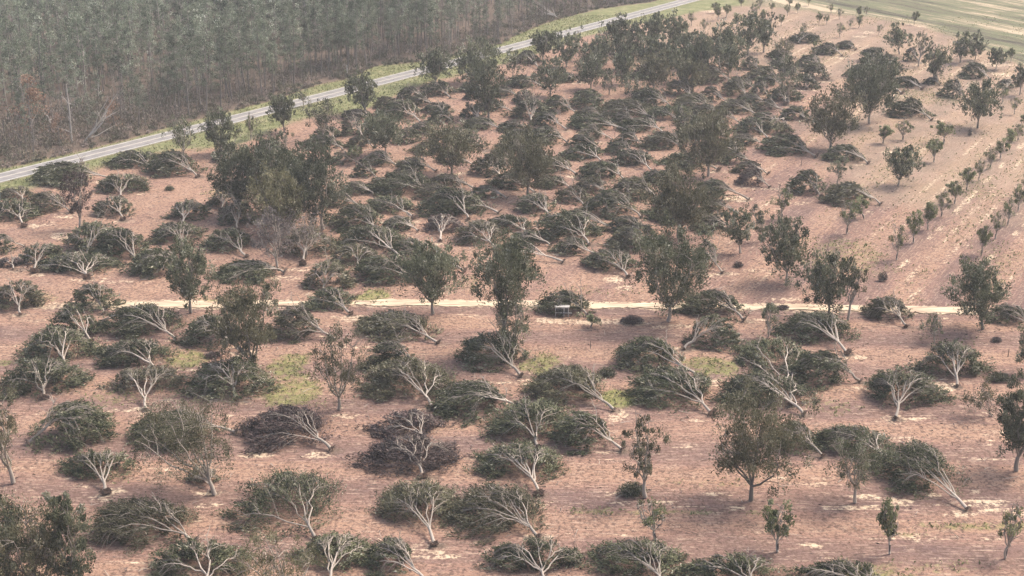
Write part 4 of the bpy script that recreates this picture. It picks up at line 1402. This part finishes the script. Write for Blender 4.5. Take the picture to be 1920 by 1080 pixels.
C = C + dv * np.stack([.5 + Hh * .55, .5 + Hh * .55, Hh * 1.1], 1) * rw.uniform(.25, 1.1, (len(C), 1))
leaves(ub, C, dv + rw.normal(size=dv.shape) * .5 + [0, 0, .6], .8, .16, rw, np.clip(np.repeat(rw.rand(len(cc)), per) * .75 + rw.rand(len(C)) * .3, 0, 1))
brush = leaf_mat("brush_mixed", [(0, (.06, .06, .035)), (.35, (.13, .13, .08)), (.55, (.19, .16, .12)), (.8, (.25, .195, .17)), (1, (.38, .32, .27))])
o = link(bpy.data.objects.new("undergrowth", ub.mesh("undergrowth", brush)))
o["kind"] = "stuff"
o["label"] = "tangled brown and green brush under and in front of the wood"

# leaf litter and broken twigs around the toppled trees
lt = MB()
src = fallen_items + stand_items
n_per = 46
Cx = np.repeat(np.array([[(it.get('cx', it['X']) + it['X']) / 2, (it.get('cy', it['Y']) + it['Y']) / 2] for it in src]), n_per, 0)
sp = np.repeat(np.array([it.get('a', it.get('W', 3)) for it in src]), n_per)[:, None]
Cx = Cx + rw.normal(size=Cx.shape) * sp * .85
C = np.c_[Cx, rw.uniform(.01, .09, len(Cx))]
dv = rw.normal(size=C.shape) * [1, 1, .12]
leaves(lt, C, dv, .5, .13, rw)
o = link(bpy.data.objects.new("leaf_litter", lt.mesh("leaf_litter", LEAF['d'])))
o["kind"] = "stuff"
o["label"] = "brown leaves and broken twigs scattered on the soil around the trees"

# grass tufts on the green patches, the verge and the field edge
gt = MB()
rd = np.abs(Yf - np.polyval(co, Xf)) * math.cos(math.atan(.8))
wgt = np.clip(np.maximum(green * .9, verge * .55), 0, 1) * (rd > 4.6) * (np.abs(Xf) < 200) * (Yf > 120) * (Yf < 470)
kk = rw.choice(len(Xf), size=26000, p=wgt / wgt.sum())
C = np.stack([Xf[kk] + rw.uniform(-.4, .4, len(kk)), Yf[kk] + rw.uniform(-.4, .4, len(kk)), np.full(len(kk), .05)], 1)
C = np.repeat(C, 2, 0) + rw.normal(size=(len(kk) * 2, 3)) * [.12, .12, .02]
sz = rw.uniform(.18, .5, (len(C), 1))
leaves(gt, C, rw.normal(size=C.shape) * .5 + [0, 0, .5], sz, sz * .45, rw)
o = link(bpy.data.objects.new("grass_tufts", gt.mesh("grass_tufts", leaf_mat("grass_blades", [(0, (.10, .12, .042)), (.5, (.2, .225, .085)), (1, (.42, .36, .22))], .8, .2))))
o["kind"] = "stuff"
o["label"] = "short green and straw grass growing in patches and along the highway"

# sticks torn off and strewn over the soil
st_ = MB()
P, Rr = [], []
for it in src:
    for k in range(9):
        sc = it.get('a', it.get('W', 3))
        x = (it.get('cx', it['X']) + it['X']) / 2 + rw.normal() * sc * 1.1
        y = (it.get('cy', it['Y']) + it['Y']) / 2 + rw.normal() * sc * .9
        an, ln = rw.uniform(0, 6.28), rw.uniform(.4, 2.0)
        p0 = np.array([x, y, .0])
        p1 = p0 + np.array([math.cos(an) * ln, math.sin(an) * ln, rw.uniform(0, .25)])
        P.append(curve(p0, p1, np.array([rw.normal() * .1, rw.normal() * .1, .06]), 4, rw))
        Rr.append(np.linspace(rw.uniform(.03, .06), .015, 4))
tubes(st_, np.array(P), np.array(Rr), 3, rw.rand(len(P)))
o = link(bpy.data.objects.new("broken_sticks", st_.mesh("broken_sticks", BARK)))
o["kind"] = "stuff"
o["label"] = "torn off sticks strewn over the orchard soil"
